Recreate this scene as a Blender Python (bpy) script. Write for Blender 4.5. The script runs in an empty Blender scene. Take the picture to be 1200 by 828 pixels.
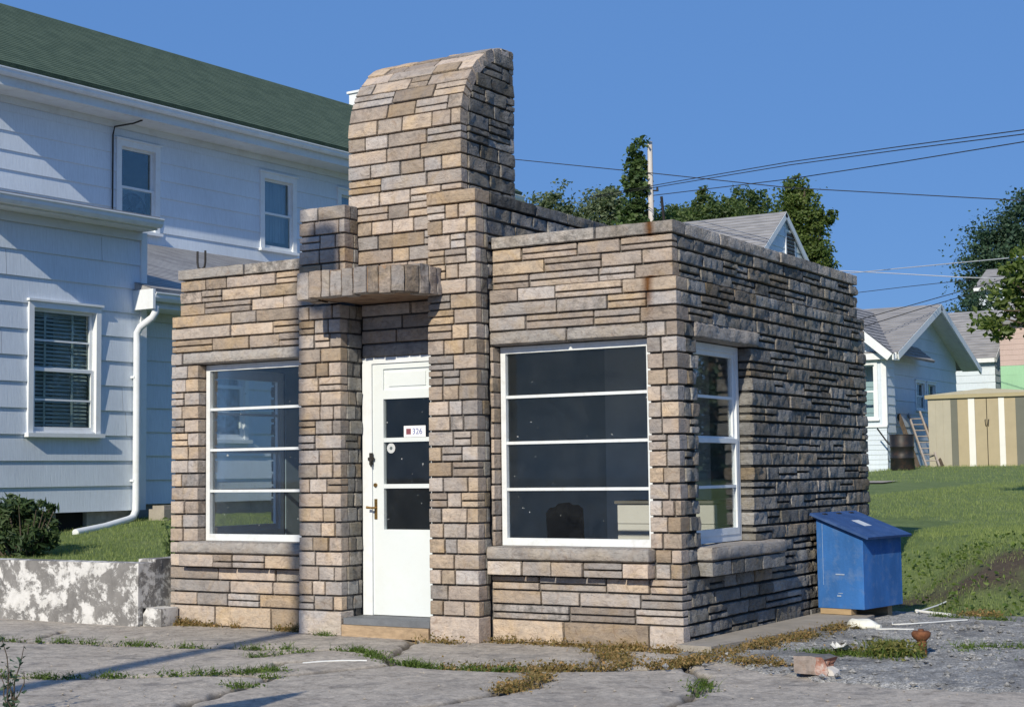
import bpy, math, random
import numpy as np
from mathutils import Vector, Matrix, noise as mnoise
random.seed(7); rng = np.random.default_rng(7)
C = bpy.context.scene.collection
R = math.radians
V3 = Vector
XA, YA, ZA = V3((1,0,0)), V3((0,1,0)), V3((0,0,1))
U = random.uniform

# ------------------------------------------------------------------ objects
def tag(o, label=None, cat=None, group=None, kind=None):
    if label: o['label'] = label
    if cat: o['category'] = cat
    if group: o['group'] = group
    if kind: o['kind'] = kind
    return o
def thing(name, label, cat, loc=(0,0,0), rotz=0, group=None):
    o = bpy.data.objects.new(name, None); C.objects.link(o)
    o.empty_display_size = .2
    o.location = loc; o.rotation_euler = (0,0,rotz)
    return tag(o, label, cat, group)
def link_mesh(name, me, mat, parent=None):
    for m in (mat if isinstance(mat, (list,tuple)) else [mat]):
        me.materials.append(m)
    o = bpy.data.objects.new(name, me); C.objects.link(o)
    if parent: o.parent = parent
    return o
class MB:
    """collects faces for one mesh object"""
    def __init__(s): s.v=[]; s.f=[]; s.sm=[]; s.mi=[]; s.t=[]
    def add(s, vs, fs, smooth=False, mi=0, tint=(.5,.5,.5,.5)):
        b=len(s.v); s.v+= [tuple(p) for p in vs]; s.f+=[tuple(b+i for i in f) for f in fs]
        s.sm+=[smooth]*len(fs); s.mi+=[mi]*len(fs); s.t+=[tint]*len(vs)
    def box(s, fr, u0,u1,v0,v1,n0,n1, mi=0, tint=(.5,.5,.5,.5)):
        O,u,v,n = fr
        P=[O+u*a+v*b+n*c for c in (n0,n1) for b in (v0,v1) for a in (u0,u1)]
        F=[(0,2,3,1),(4,5,7,6),(0,1,5,4),(2,6,7,3),(0,4,6,2),(1,3,7,5)]
        if u.cross(v).dot(n) < 0: F=[f[::-1] for f in F]
        s.add(P,F,mi=mi,tint=tint)
    def wbox(s, x0,x1,y0,y1,z0,z1, mi=0): s.box(W, x0,x1,y0,y1,z0,z1, mi)
    def tube(s, pts, r, n=8, cap=True, mi=0):
        pts=[V3(p) for p in pts]; rs = r if isinstance(r,(list,tuple)) else [r]*len(pts)
        rings=[]; prev=None
        for i,p in enumerate(pts):
            d=(pts[min(i+1,len(pts)-1)]-pts[max(i-1,0)]).normalized()
            a = prev if prev is not None else (XA if abs(d.x)<.8 else YA)
            a=(a-d*a.dot(d)).normalized(); b=d.cross(a); prev=a
            rings.append([p+(a*math.cos(2*math.pi*k/n)+b*math.sin(2*math.pi*k/n))*rs[i] for k in range(n)])
        vs=[q for rg in rings for q in rg]; F=[]
        for i in range(len(pts)-1):
            for k in range(n):
                F.append((i*n+k, i*n+(k+1)%n, (i+1)*n+(k+1)%n, (i+1)*n+k))
        s.add(vs,F,True,mi)
        if cap:
            s.add(rings[0],[tuple(range(n))[::-1]],False,mi); s.add(rings[-1],[tuple(range(n))],False,mi)
    def prism(s, poly, z0, z1, mi=0, fr=None):
        """poly in (u,v) of fr, extruded along n"""
        O,u,v,n = fr or W
        k=len(poly); a=sum(poly[i][0]*poly[(i+1)%k][1]-poly[(i+1)%k][0]*poly[i][1] for i in range(k))
        if (a<0) ^ (u.cross(v).dot(n)<0): poly=poly[::-1]
        P=[O+u*p[0]+v*p[1]+n*z for z in (z0,z1) for p in poly]
        s.add(P,[tuple(range(k))[::-1],tuple(range(k,2*k))]+[(i,(i+1)%k,k+(i+1)%k,k+i) for i in range(k)],mi=mi)
    def quad(s,a,b,c,d,mi=0): s.add([a,b,c,d],[(0,1,2,3)],mi=mi)
    def build(s, name, mat, parent=None, tints=False):
        me=bpy.data.meshes.new(name); me.from_pydata(s.v,[],s.f)
        me.polygons.foreach_set('use_smooth', s.sm); me.polygons.foreach_set('material_index', s.mi)
        if tints:
            at=me.color_attributes.new('tint','FLOAT_COLOR','POINT')
            at.data.foreach_set('color', np.array(s.t,dtype=np.float32).ravel())
        me.update()
        o=link_mesh(name, me, mat, parent)
        if tints:
            wm=o.modifiers.new('normals','WEIGHTED_NORMAL'); wm.weight=90; wm.keep_sharp=True
        return o
W = (V3((0,0,0)), XA, YA, ZA)
def fr(O,u,n): return (V3(O), V3(u).normalized(), ZA, V3(n).normalized())
def np_mesh(name, v, f, mat, parent=None, tint=None, smooth=False):
    v=np.asarray(v,np.float32); f=np.asarray(f,np.int32); k=f.shape[1]
    me=bpy.data.meshes.new(name); me.vertices.add(len(v)); me.vertices.foreach_set('co', v.ravel())
    me.loops.add(f.size); me.loops.foreach_set('vertex_index', f.ravel())
    me.polygons.add(len(f)); me.polygons.foreach_set('loop_start', np.arange(0,f.size,k,dtype=np.int32))
    me.polygons.foreach_set('use_smooth', np.full(len(f),smooth))
    if tint is not None:
        at=me.color_attributes.new('tint','FLOAT_COLOR','POINT')
        at.data.foreach_set('color', np.asarray(tint,np.float32).ravel())
    me.update(); me.validate()
    return link_mesh(name, me, mat, parent)

# ------------------------------------------------------------------ materials
class NT:
    def __init__(s, name):
        s.m=bpy.data.materials.new(name); s.m.use_nodes=True; s.t=s.m.node_tree; s.n=s.t.nodes
        s.b=s.n['Principled BSDF']; s.out=s.n['Material Output']
        s.b.inputs['Specular IOR Level'].default_value=.3
    def node(s, ty, **kw):
        n=s.n.new(ty)
        for k,v in kw.items():
            if k.startswith('_'): setattr(n,k[1:],v)
            else: n.inputs[k.replace('__',' ')].default_value=v
        return n
    def l(s,a,b): s.t.links.new(a,b)
    def coord(s, scale=(1,1,1), kind='Object', rot=(0,0,0)):
        c=s.n.new('ShaderNodeTexCoord'); m=s.n.new('ShaderNodeMapping')
        m.inputs['Scale'].default_value=scale; m.inputs['Rotation'].default_value=rot
        s.l(c.outputs[kind],m.inputs['Vector']); return m.outputs['Vector']
    def noise(s, scale=5, detail=4, rough=.6, vec=None, dist=0):
        n=s.node('ShaderNodeTexNoise',Scale=scale,Detail=detail,Roughness=rough,Distortion=dist)
        if vec is not None: s.l(vec,n.inputs['Vector'])
        return n.outputs['Fac']
    def ramp(s, fac, stops, interp='LINEAR'):
        r=s.n.new('ShaderNodeValToRGB'); r.color_ramp.interpolation=interp
        e=r.color_ramp.elements
        while len(e)<len(stops): e.new(.5)
        for i,(p,c) in enumerate(stops):
            e[i].position=p; e[i].color=(*c,1) if len(c)==3 else c
        s.l(fac,r.inputs['Fac']); return r.outputs['Color']
    def mixc(s, fac, a, b, mode='MIX'):
        m=s.n.new('ShaderNodeMix'); m.data_type='RGBA'; m.blend_type=mode
        for i,x in ((0,fac),(6,a),(7,b)):
            if isinstance(x,(int,float)): m.inputs[i].default_value=x
            elif isinstance(x,(tuple,list)): m.inputs[i].default_value=(*x,1) if len(x)==3 else x
            else: s.l(x,m.inputs[i])
        return m.outputs[2]
    def math(s, op, a, b=0, c=0, clamp=False):
        m=s.n.new('ShaderNodeMath'); m.operation=op; m.use_clamp=clamp
        for i,x in enumerate((a,b,c)):
            if isinstance(x,(int,float)): m.inputs[i].default_value=x
            else: s.l(x,m.inputs[i])
        return m.outputs[0]
    def bump(s, h, strength=.3, dist=.01):
        b=s.node('ShaderNodeBump',Strength=strength,Distance=dist); s.l(h,b.inputs['Height'])
        prev=s.b.inputs['Normal']
        if prev.is_linked: s.l(prev.links[0].from_socket,b.inputs['Normal'])
        s.l(b.outputs[0],s.b.inputs['Normal'])
    def base(s,c):
        if isinstance(c,(tuple,list)): s.b.inputs['Base Color'].default_value=(*c,1)
        else: s.l(c,s.b.inputs['Base Color'])
    def rough(s,r):
        if isinstance(r,(int,float)): s.b.inputs['Roughness'].default_value=r
        else: s.l(r,s.b.inputs['Roughness'])
    def tint(s):
        a=s.node('ShaderNodeVertexColor'); a.layer_name='tint'
        x=s.n.new('ShaderNodeSeparateColor'); s.l(a.outputs['Color'],x.inputs[0])
        return x.outputs[0],x.outputs[1],x.outputs[2],a.outputs['Alpha']

def simple(name, col, rough=.6, var=.25, scale=6, bump=.15, bscale=40, metal=0, stretch=(1,1,1), dirt=None, dscale=2.5, damt=.5):
    t=NT(name); vec=t.coord(stretch)
    n=t.noise(scale,6,.65,vec)
    lo=tuple(c*(1-var) for c in col); hi=tuple(min(1,c*(1+var)) for c in col)
    c=t.ramp(n,[(.3,lo),(.7,hi)])
    if dirt:
        d=t.ramp(t.noise(dscale,8,.7,t.coord()),[(.5,(0,0,0)),(.68,(1,1,1))])
        c=t.mixc(t.math('MULTIPLY',d,damt),c,dirt)
    t.base(c); t.rough(rough); t.b.inputs['Metallic'].default_value=metal
    if bump: t.bump(t.noise(bscale,6,.7,t.coord()),bump,.01)
    return t.m

def stone_mat(name, stops, wcol=(.045,.045,.043), bump=.55, fine=.35, warm=True, hueamt=.36):
    t=NT(name); r,g,b,a=t.tint()
    base=t.ramp(r,stops,'LINEAR')
    # bedding bands inside each stone: stretched noise, offset per stone
    tc=t.n.new('ShaderNodeTexCoord'); mp=t.n.new('ShaderNodeMapping'); t.l(tc.outputs['Object'],mp.inputs['Vector'])
    cb=t.n.new('ShaderNodeCombineXYZ'); t.l(t.math('MULTIPLY',a,37.0),cb.inputs[2]); t.l(t.math('MULTIPLY',r,19.0),cb.inputs[0])
    t.l(cb.outputs[0],mp.inputs['Location']); mp.inputs['Scale'].default_value=(2.4,2.4,7)
    band=t.noise(2.6,7,.68,mp.outputs[0],1.6)
    mp2=t.n.new('ShaderNodeMapping'); t.l(tc.outputs['Object'],mp2.inputs['Vector']); t.l(cb.outputs[0],mp2.inputs['Location'])
    blot=t.noise(7,6,.6,mp2.outputs[0])
    c=t.mixc(1,base,t.ramp(band,[(.28,(.70,.66,.63)),(.5,(1,1,1)),(.75,(1.16,1.12,1.06))]),'MULTIPLY')
    c=t.mixc(.8,c,t.ramp(blot,[(.3,(.68,.66,.66)),(.55,(1,1,1)),(.8,(1.16,1.13,1.1))]),'MULTIPLY')
    hue=t.noise(3.6,5,.6,mp2.outputs[0],1.0)
    if warm:
        c=t.mixc(hueamt,c,t.ramp(hue,[(.30,(.24,.235,.235)),(.45,(.355,.337,.332)),(.54,(.425,.365,.318)),(.64,(.435,.345,.238)),(.76,(.28,.225,.155))]))
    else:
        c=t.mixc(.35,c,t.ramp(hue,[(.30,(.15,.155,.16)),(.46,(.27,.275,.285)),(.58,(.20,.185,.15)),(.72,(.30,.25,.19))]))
    chip=t.noise(11,6,.65,mp2.outputs[0],2.2)
    c=t.mixc(.75,c,t.ramp(chip,[(.30,(.62,.61,.62)),(.48,(1,1,1)),(.62,(1.05,1.05,1.04)),(.75,(1.28,1.26,1.24))]),'MULTIPLY')
    c=t.mixc(1,c,t.ramp(g,[(0,(.66,.645,.63)),(1,(1.58,1.55,1.52))]),'MULTIPLY')
    # rusty streaks
    ru=t.ramp(t.noise(9,5,.6,mp2.outputs[0],1.5),[(.6,(0,0,0)),(.74,(1,1,1))])
    c=t.mixc(t.math('MULTIPLY',ru,.4),c,(.20,.10,.045))
    if name=='warm_sandstone' or name=='grey_sandstone':   # rust run-off below the roof bracket
        sx=t.n.new('ShaderNodeSeparateXYZ'); t.l(tc.outputs['Object'],sx.inputs[0])
        wobx=t.math('ADD',sx.outputs[0],t.math('MULTIPLY',t.noise(6,3,.6,t.coord()),.05))
        dx=t.math('ABSOLUTE',t.math('SUBTRACT',wobx,-.205))
        g1=t.math('SUBTRACT',1.0,t.math('MULTIPLY',dx,17),clamp=True)
        zz=sx.outputs[2]
        win=t.math('MULTIPLY',t.math('MULTIPLY',t.math('SUBTRACT',zz,2.30),4,clamp=True),t.math('LESS_THAN',zz,2.645))
        win2=t.math('GREATER_THAN',zz,2.93)
        yv=t.math('LESS_THAN',sx.outputs[1],.4)
        mk=t.math('MULTIPLY',t.math('MULTIPLY',g1,t.math('MAXIMUM',win,win2)),yv)
        mk=t.math('MULTIPLY',mk,t.math('ADD',t.noise(12,5,.7,t.coord((1,1,.3))),.55),clamp=True)
        c=t.mixc(mk,c,(.13,.055,.016))
    # soot and lichen: own blotchy shape, amount per stone
    so=t.noise(14,8,.75,t.coord())
    m=t.math('MULTIPLY',t.math('SUBTRACT',t.math('ADD',so,t.math('MULTIPLY',b,.55)),.76),3.2,clamp=True)
    c=t.mixc(t.math('MULTIPLY',m,.85),c,wcol)
    t.base(c); t.rough(.88)
    t.bump(t.noise(5,8,.68,mp.outputs[0],.5),bump,.022)
    t.bump(chip,.75,.018)
    t.bump(t.noise(120,5,.7,t.coord()),fine,.004)
    return t.m

WARM=[(0,(.38,.312,.256)),(.12,(.445,.37,.305)),(.24,(.33,.297,.27)),(.36,(.375,.355,.342)),(.5,(.315,.305,.305)),(.62,(.435,.358,.282)),(.72,(.38,.272,.155)),(.81,(.44,.345,.235)),(.91,(.285,.23,.182)),(1,(.41,.35,.298))]
COOL=[(0,(.18,.175,.16)),(.2,(.26,.26,.255)),(.4,(.15,.152,.148)),(.6,(.20,.185,.15)),(.75,(.29,.29,.285)),(.86,(.22,.165,.10)),(1,(.165,.168,.165))]  # lichen-grey side stone, with the shade on those faces mixed into the colours
GREY=[(0,(.30,.29,.275)),(.5,(.37,.355,.335)),(1,(.28,.27,.26))]
M={}
M['stone']=stone_mat('warm_sandstone',WARM)
M['stone_side']=stone_mat('weathered_shade_sandstone',COOL,bump=.9,warm=False)
M['stone_grey']=stone_mat('grey_sandstone',GREY,bump=.7,hueamt=.25)
M['mortar']=simple('mortar',(.095,.09,.085),.95,.3,20,.4,90)
M['mortar_dark']=simple('shade_dark_mortar',(.035,.034,.032),.95,.3,20,.4,90)  # side-wall mortar near black: shade of the deep joints put into colour
M['underside']=simple('canopy_underside',(.27,.18,.12),.9,.3,6,.4,40,dirt=(.12,.045,.02),dscale=7,damt=.8)
M['white_steel']=simple('white_steel_paint',(.70,.73,.74),.45,.05,8,.08,60,dirt=(.42,.36,.28),dscale=18,damt=.25)
M['white_wood']=simple('white_wood_paint',(.74,.77,.79),.5,.05,5,.1,60,dirt=(.5,.47,.40),dscale=9,damt=.2,stretch=(1,1,.3))
M['door_white']=simple('door_white_paint',(.69,.735,.74),.38,.04,3,.05,30,dirt=(.45,.42,.36),dscale=6,damt=.12)
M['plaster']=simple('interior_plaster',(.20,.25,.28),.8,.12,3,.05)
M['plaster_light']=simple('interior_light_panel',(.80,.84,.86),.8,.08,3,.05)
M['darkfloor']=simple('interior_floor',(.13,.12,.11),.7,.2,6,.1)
M['rooffelt']=simple('roof_felt',(.10,.10,.10),.95,.2,5,.3,50)
M['slate']=simple('slate_threshold',(.15,.16,.175),.7,.2,8,.3,60)
M['step']=simple('tan_step_stone',(.40,.29,.185),.85,.25,9,.5,50,stretch=(1,1,4),dirt=(.24,.17,.11),dscale=6,damt=.6)
M['brass']=simple('aged_brass',(.30,.19,.07),.4,.3,30,.1,metal=.8)
M['iron']=simple('dark_iron',(.03,.028,.027),.6,.3,30,.2)
M['rust']=simple('rusty_iron',(.16,.065,.03),.85,.5,30,.6,80)
M['rubber']=simple('black_plastic',(.012,.012,.014),.5,.2,10,.05)

def siding_mat(name, col, warp=.12, joint=.62):
    t=NT(name)
    vec=t.coord((9,9,.5)); grain=t.noise(7,5,.7,vec)
    big=t.noise(.9,5,.6,t.coord())
    c=t.mixc(1,t.ramp(grain,[(.25,tuple(x*.86 for x in col)),(.6,col),(.8,tuple(min(1,x*1.05) for x in col))]),t.ramp(big,[(.3,(.9,.9,.9)),(.7,(1.03,1.03,1.03))]),'MULTIPLY')
    d=t.ramp(t.noise(3,8,.75,t.coord((1,1,.25))),[(.62,(0,0,0)),(.78,(1,1,1))])
    c=t.mixc(t.math('MULTIPLY',d,.25),c,(.45,.43,.39))
    t.base(c); t.rough(.6); t.bump(grain,.5,.006); t.bump(t.noise(60,4,.7,t.coord((1,1,.2))),.2,.004)
    return t.m
M['siding']=siding_mat('white_shingle_siding',(.68,.75,.83))  # blue of the sky-lit shade put into the white paint's colour
M['siding_far']=siding_mat('white_board_siding',(.64,.72,.80))  # same blue cast put into the base colour
M['found']=simple('foundation_block',(.28,.27,.25),.95,.3,8,.5,25)
M['soffit']=simple('painted_soffit',(.66,.69,.70),.7,.08,4,.1,dirt=(.4,.37,.32),dscale=4,damt=.3,stretch=(1,.2,1))
def shingle_mat(name, c0, c1, sx=3.2, sz=1.0):
    t=NT(name)
    a=t.noise(3.5,5,.7,t.coord((.35,1,1))); b=t.noise(60,3,.7,t.coord())
    bl=t.noise(1,0,.5,t.coord((2.2,4.2,7)))
    c=t.mixc(.5,t.ramp(a,[(.3,c0),(.7,c1)]),t.ramp(bl,[(.35,c0),(.65,c1)]))
    c=t.mixc(.6,c,t.ramp(b,[(.2,(.55,.55,.55)),(.8,(1.35,1.35,1.35))]),'MULTIPLY')
    t.base(c); t.rough(.95); t.bump(b,.15,.003); return t.m
M['green_roof']=shingle_mat('green_shingles',(.055,.088,.058),(.095,.135,.09))
M['grey_roof']=shingle_mat('grey_shingles',(.22,.22,.23),(.34,.335,.34))
M['dark_roof']=shingle_mat('weathered_grey_shingles',(.26,.255,.26),(.40,.395,.39))
M['blind']=simple('dusty_blind',(.66,.69,.68),.6,.1,4,.05)
M['curtain']=simple('pale_curtain',(.42,.45,.50),.85,.2,3,.1,stretch=(6,6,.5))
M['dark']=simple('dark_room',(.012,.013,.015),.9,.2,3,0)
M['gutterwhite']=simple('white_metal_gutter',(.74,.77,.80),.4,.05,4,.05,dirt=(.4,.36,.3),dscale=5,damt=.2)

def glass_mat(name, tint=(.86,.92,.9), dirt=.03):
    t=NT(name); t.n.remove(t.b)
    tr=t.node('ShaderNodeBsdfTransparent'); tr.inputs[0].default_value=(*tint,1)
    gl=t.node('ShaderNodeBsdfGlossy',Roughness=.015); gl.inputs[0].default_value=(1,1,1,1)
    fz=t.node('ShaderNodeFresnel',IOR=1.5)
    b=t.node('ShaderNodeBump',Strength=.04,Distance=.02); t.l(t.noise(1.6,2,.5,t.coord()),b.inputs['Height']); t.l(b.outputs[0],gl.inputs['Normal'])
    mx=t.n.new('ShaderNodeMixShader'); t.l(t.math('MULTIPLY',fz.outputs[0],.32),mx.inputs[0]); t.l(tr.outputs[0],mx.inputs[1]); t.l(gl.outputs[0],mx.inputs[2])
    df=t.node('ShaderNodeBsdfDiffuse'); df.inputs[0].default_value=(.6,.62,.62,1)
    m2=t.n.new('ShaderNodeMixShader')
    d=t.ramp(t.noise(5,8,.7,t.coord()),[(.35,(dirt*.1,)*3),(.8,(dirt*.7,)*3)])
    sp=t.ramp(t.noise(34,2,.5,t.coord()),[(.745,(0,0,0)),(.765,(.6,.6,.6))])
    t.l(t.math('ADD',d,sp,clamp=True),m2.inputs[0]); t.l(mx.outputs[0],m2.inputs[1]); t.l(df.outputs[0],m2.inputs[2])
    t.l(m2.outputs[0],t.out.inputs[0]); return t.m
M['glass']=glass_mat('window_glass',(.955,.975,.975),.02)
M['glass_house']=glass_mat('house_glass',(.8,.86,.86),.015)

def foliage(name, a, b, trans=.25):
    t=NT(name); r,g,bb,al=t.tint()
    c=t.mixc(1,t.ramp(r,[(0,a),(1,b)]),t.ramp(g,[(0,(.6,.62,.6)),(1,(1.35,1.3,1.2))]),'MULTIPLY')
    t.base(c); t.rough(.55); t.b.inputs['Specular IOR Level'].default_value=.35
    tl=t.node('ShaderNodeBsdfTranslucent'); t.l(t.mixc(1,c,(1.3,1.5,.6),'MULTIPLY'),tl.inputs[0])
    mx=t.n.new('ShaderNodeMixShader'); mx.inputs[0].default_value=trans
    t.l(t.b.outputs[0],mx.inputs[1]); t.l(tl.outputs[0],mx.inputs[2]); t.l(mx.outputs[0],t.out.inputs[0]); return t.m
M['leaf_mid']=foliage('leaf_mid_green',(.045,.085,.032),(.12,.17,.06),.35)
M['leaf_dark']=foliage('leaf_dark_green',(.024,.060,.042),(.065,.115,.07))
M['leaf_pale']=foliage('leaf_pale_green',(.08,.125,.075),(.18,.22,.13),.35)
M['leaf_bush']=foliage('leaf_glossy_bush',(.03,.06,.025),(.085,.13,.05))
M['leaf_near']=foliage('leaf_yellow_green',(.055,.10,.025),(.15,.20,.055),.35)
M['ivy']=foliage('ivy_leaf',(.03,.07,.022),(.08,.125,.04))
M['grass']=foliage('grass_blades',(.15,.215,.07),(.32,.375,.15),.35)
M['weed']=foliage('green_weeds',(.05,.095,.02),(.13,.19,.04),.3)
M['dry']=foliage('dry_weeds',(.13,.12,.04),(.33,.21,.095),.25)
M['bark']=simple('bark',(.09,.07,.052),.95,.4,10,.8,25,stretch=(1,1,.2))
M['grey_pole']=simple('bleached_trunk',(.58,.54,.51),.9,.2,10,.4,25,stretch=(1,1,.2))
# ground
def concrete_mat():
    t=NT('old_concrete'); r,g,b,a=t.tint()
    n1=t.noise(1.3,8,.68,t.coord()); n2=t.noise(35,5,.75,t.coord())
    c=t.ramp(n1,[(.25,(.31,.275,.235)),(.5,(.40,.36,.31)),(.75,(.47,.425,.365))])
    c=t.mixc(.7,c,t.ramp(n2,[(.25,(.50,.50,.50)),(.5,(1,1,1)),(.8,(1.42,1.40,1.38))]),'MULTIPLY')
    st=t.ramp(t.noise(3.2,8,.72,t.coord(),.6),[(.52,(0,0,0)),(.68,(1,1,1))])
    c=t.mixc(t.math('MULTIPLY',st,.8),c,(.175,.166,.158))
    tn=t.ramp(t.noise(1.1,6,.7,t.coord((1,1.6,1)),1.2),[(.5,(0,0,0)),(.7,(1,1,1))]); c=t.mixc(t.math('MULTIPLY',tn,.35),c,(.40,.345,.29))
    sp=t.ramp(t.noise(95,3,.6,t.coord()),[(.60,(0,0,0)),(.68,(1,1,1))]); c=t.mixc(t.math('MULTIPLY',sp,.45),c,(.12,.115,.11))
    c=t.mixc(.8,c,t.ramp(t.noise(9,7,.72,t.coord(),.8),[(.34,(.58,.57,.56)),(.5,(1,1,1)),(.66,(1.3,1.28,1.25))]),'MULTIPLY')
    pit=t.ramp(t.noise(16,6,.8,t.coord()),[(.62,(0,0,0)),(.7,(1,1,1))])
    c=t.mixc(t.math('MULTIPLY',pit,.35),c,(.42,.405,.38))
    c=t.mixc(1,c,t.ramp(g,[(0,(.78,.78,.78)),(1,(1.2,1.2,1.2))]),'MULTIPLY')
    c=t.mixc(b,c,(.06,.05,.038))
    t.base(c); t.rough(.92); t.bump(n2,.5,.008); t.bump(t.noise(160,4,.7,t.coord()),.35,.003); t.bump(t.noise(7,8,.75,t.coord()),.4,.02); return t.m
M['concrete']=concrete_mat()
M['slab']=simple('apron_concrete',(.33,.295,.25),.92,.2,3,.4,60,dirt=(.2,.19,.17),dscale=4,damt=.6)
M['asphalt']=simple('old_asphalt',(.11,.11,.112),.95,.25,8,.6,120)
def gravel_mat():
    t=NT('crumbled_asphalt')
    vo=t.node('ShaderNodeTexVoronoi',Scale=85); t.l(t.coord(),vo.inputs['Vector'])
    c=t.ramp(vo.outputs['Color'],[(.1,(.17,.168,.16)),(.5,(.36,.355,.34)),(.9,(.56,.55,.53))])
    big=t.noise(2.4,8,.75,t.coord(),.5)
    c=t.mixc(t.ramp(big,[(.44,(0,0,0)),(.64,(1,1,1))]),c,(.15,.152,.155))
    c=t.mixc(.5,c,t.ramp(t.noise(18,6,.8,t.coord()),[(.3,(.5,.5,.5)),(.7,(1.4,1.4,1.4))]),'MULTIPLY')
    t.base(c); t.rough(.95); t.bump(vo.outputs['Distance'],.7,.012); t.bump(t.noise(14,8,.8,t.coord()),.6,.03); return t.m
M['gravel']=gravel_mat()
def soil_grass_mat():
    t=NT('lawn_ground')
    n=t.noise(2.2,8,.7,t.coord()); n2=t.noise(22,6,.75,t.coord())
    c=t.ramp(n,[(.3,(.105,.16,.05)),(.55,(.16,.22,.08)),(.75,(.22,.265,.11))])
    c=t.mixc(.7,c,t.ramp(n2,[(.25,(.5,.5,.5)),(.75,(1.4,1.35,1.2))]),'MULTIPLY')
    r,g,b,a=t.tint()
    c=t.mixc(b,c,t.ramp(n2,[(.3,(.055,.042,.03)),(.7,(.13,.10,.072))]))
    t.base(c); t.rough(.95); t.bump(n2,.9,.04); return t.m
M['lawn']=soil_grass_mat()
def retain_mat():
    t=NT('flaking_whitewash')
    n=t.noise(2.0,8,.72,t.coord((1,1,1.3)),.6); f=t.noise(11,8,.8,t.coord())
    m=t.ramp(t.math('ADD',t.math('MULTIPLY',n,.62),t.math('MULTIPLY',f,.40)),[(.495,(0,0,0)),(.535,(1,1,1))])
    c=t.mixc(m,t.ramp(t.noise(6,6,.7,t.coord()),[(.3,(.15,.145,.14)),(.7,(.27,.26,.25))]),t.ramp(f,[(.3,(.46,.45,.43)),(.6,(.68,.67,.65))]))
    t.base(c); t.rough(.9); t.bump(m,.4,.006); t.bump(f,.5,.015); return t.m
M['retain']=retain_mat()
M['blue']=simple('blue_plywood_paint',(.030,.125,.36),.7,.28,4,.3,40,stretch=(1,1,.3),dirt=(.11,.19,.36),dscale=7,damt=.75)
M['blue_lid']=simple('blue_lid_paint',(.030,.075,.21),.6,.2,6,.25,40,dirt=(.10,.17,.36),dscale=7,damt=.4)
M['lumber']=simple('raw_lumber',(.36,.26,.15),.85,.25,6,.3,30,stretch=(.4,3,5))

# ------------------------------------------------------------------ stone laying
def lat(a,b,step,bev):
    n=max(1,int(round((b-a-2*bev)/step)))
    return [a,a+bev]+[a+bev+(b-a-2*bev)*i/n for i in range(1,n)]+[b-bev,b]
def block(mb, f, u0,u1,v0,v1,d0,d1,amp=.006,tint=None,bev=.0045,freq=9,step=.05,mi=0,vstep=.045):
    O,uu,vv,nn=f
    if u1-u0<.02 or v1-v0<.012: return
    bu=min(bev,(u1-u0)*.3); bv=min(bev,(v1-v0)*.3)
    us=lat(u0,u1,step,bu); vs=lat(v0,v1,vstep,bv); ds=[d0]+([d0+(d1-bev-d0)*.5] if d1-d0>.09 else [])+[d1-bev,d1]
    nu,nv,nd=len(us),len(vs),len(ds); idx={}; P=[]; off=V3((U(0,50),U(0,50),U(0,50)))
    tilt=U(-.012,.012); tv=U(-.03,.03); du=u1-u0; dv=v1-v0
    for i in range(nu):
        for j in range(nv):
            for k in range(nd):
                if not(i in(0,nu-1) or j in(0,nv-1) or k==nd-1): continue
                u,v,d=us[i],vs[j],ds[k]
                pu=(-1 if i==0 else 1 if i==nu-1 else 0); pv=(-1 if j==0 else 1 if j==nv-1 else 0); pk=1 if k==nd-1 else 0
                q=O+uu*u+vv*v+nn*d
                h=mnoise.noise((q*freq)+off)+.55*mnoise.noise((q*freq*2.6)+off)
                if abs(pu)+abs(pv)+pk>1:
                    e=bev*.75; u-=pu*e*(.6 if du>.05 else .3); v-=pv*min(e,dv*.18); d-=pk*e
                    h*=.5
                if pk: d+=h*amp+(u-(u0+u1)/2)*tilt+(v-(v0+v1)/2)*tv
                if pu: u+=pu*h*amp*.45
                if pv: v+=pv*h*min(amp*.35,.003)
                idx[i,j,k]=len(P); P.append(O+uu*u+vv*v+nn*d)
    F=[]
    K=nd-1
    for i in range(nu-1):
        for j in range(nv-1): F.append((idx[i,j,K],idx[i+1,j,K],idx[i+1,j+1,K],idx[i,j+1,K]))
    for k in range(K):
        for j in range(nv-1):
            F.append((idx[0,j,k],idx[0,j,k+1],idx[0,j+1,k+1],idx[0,j+1,k])); F.append((idx[nu-1,j,k],idx[nu-1,j+1,k],idx[nu-1,j+1,k+1],idx[nu-1,j,k+1]))
        for i in range(nu-1):
            F.append((idx[i,0,k],idx[i+1,0,k],idx[i+1,0,k+1],idx[i,0,k+1])); F.append((idx[i,nv-1,k],idx[i,nv-1,k+1],idx[i+1,nv-1,k+1],idx[i+1,nv-1,k]))
    if uu.cross(vv).dot(nn)<0: F=[x[::-1] for x in F]
    if tint is None: tint=tint_()
    mb.add(P,F,True,mi,tint)
def tint_(weather=0.25, val=None):
    return (U(0,1), U(.15,.85) if val is None else val, max(0,min(1,random.gauss(weather,.18))), U(0,1))
G=.0065   # half joint
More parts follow.
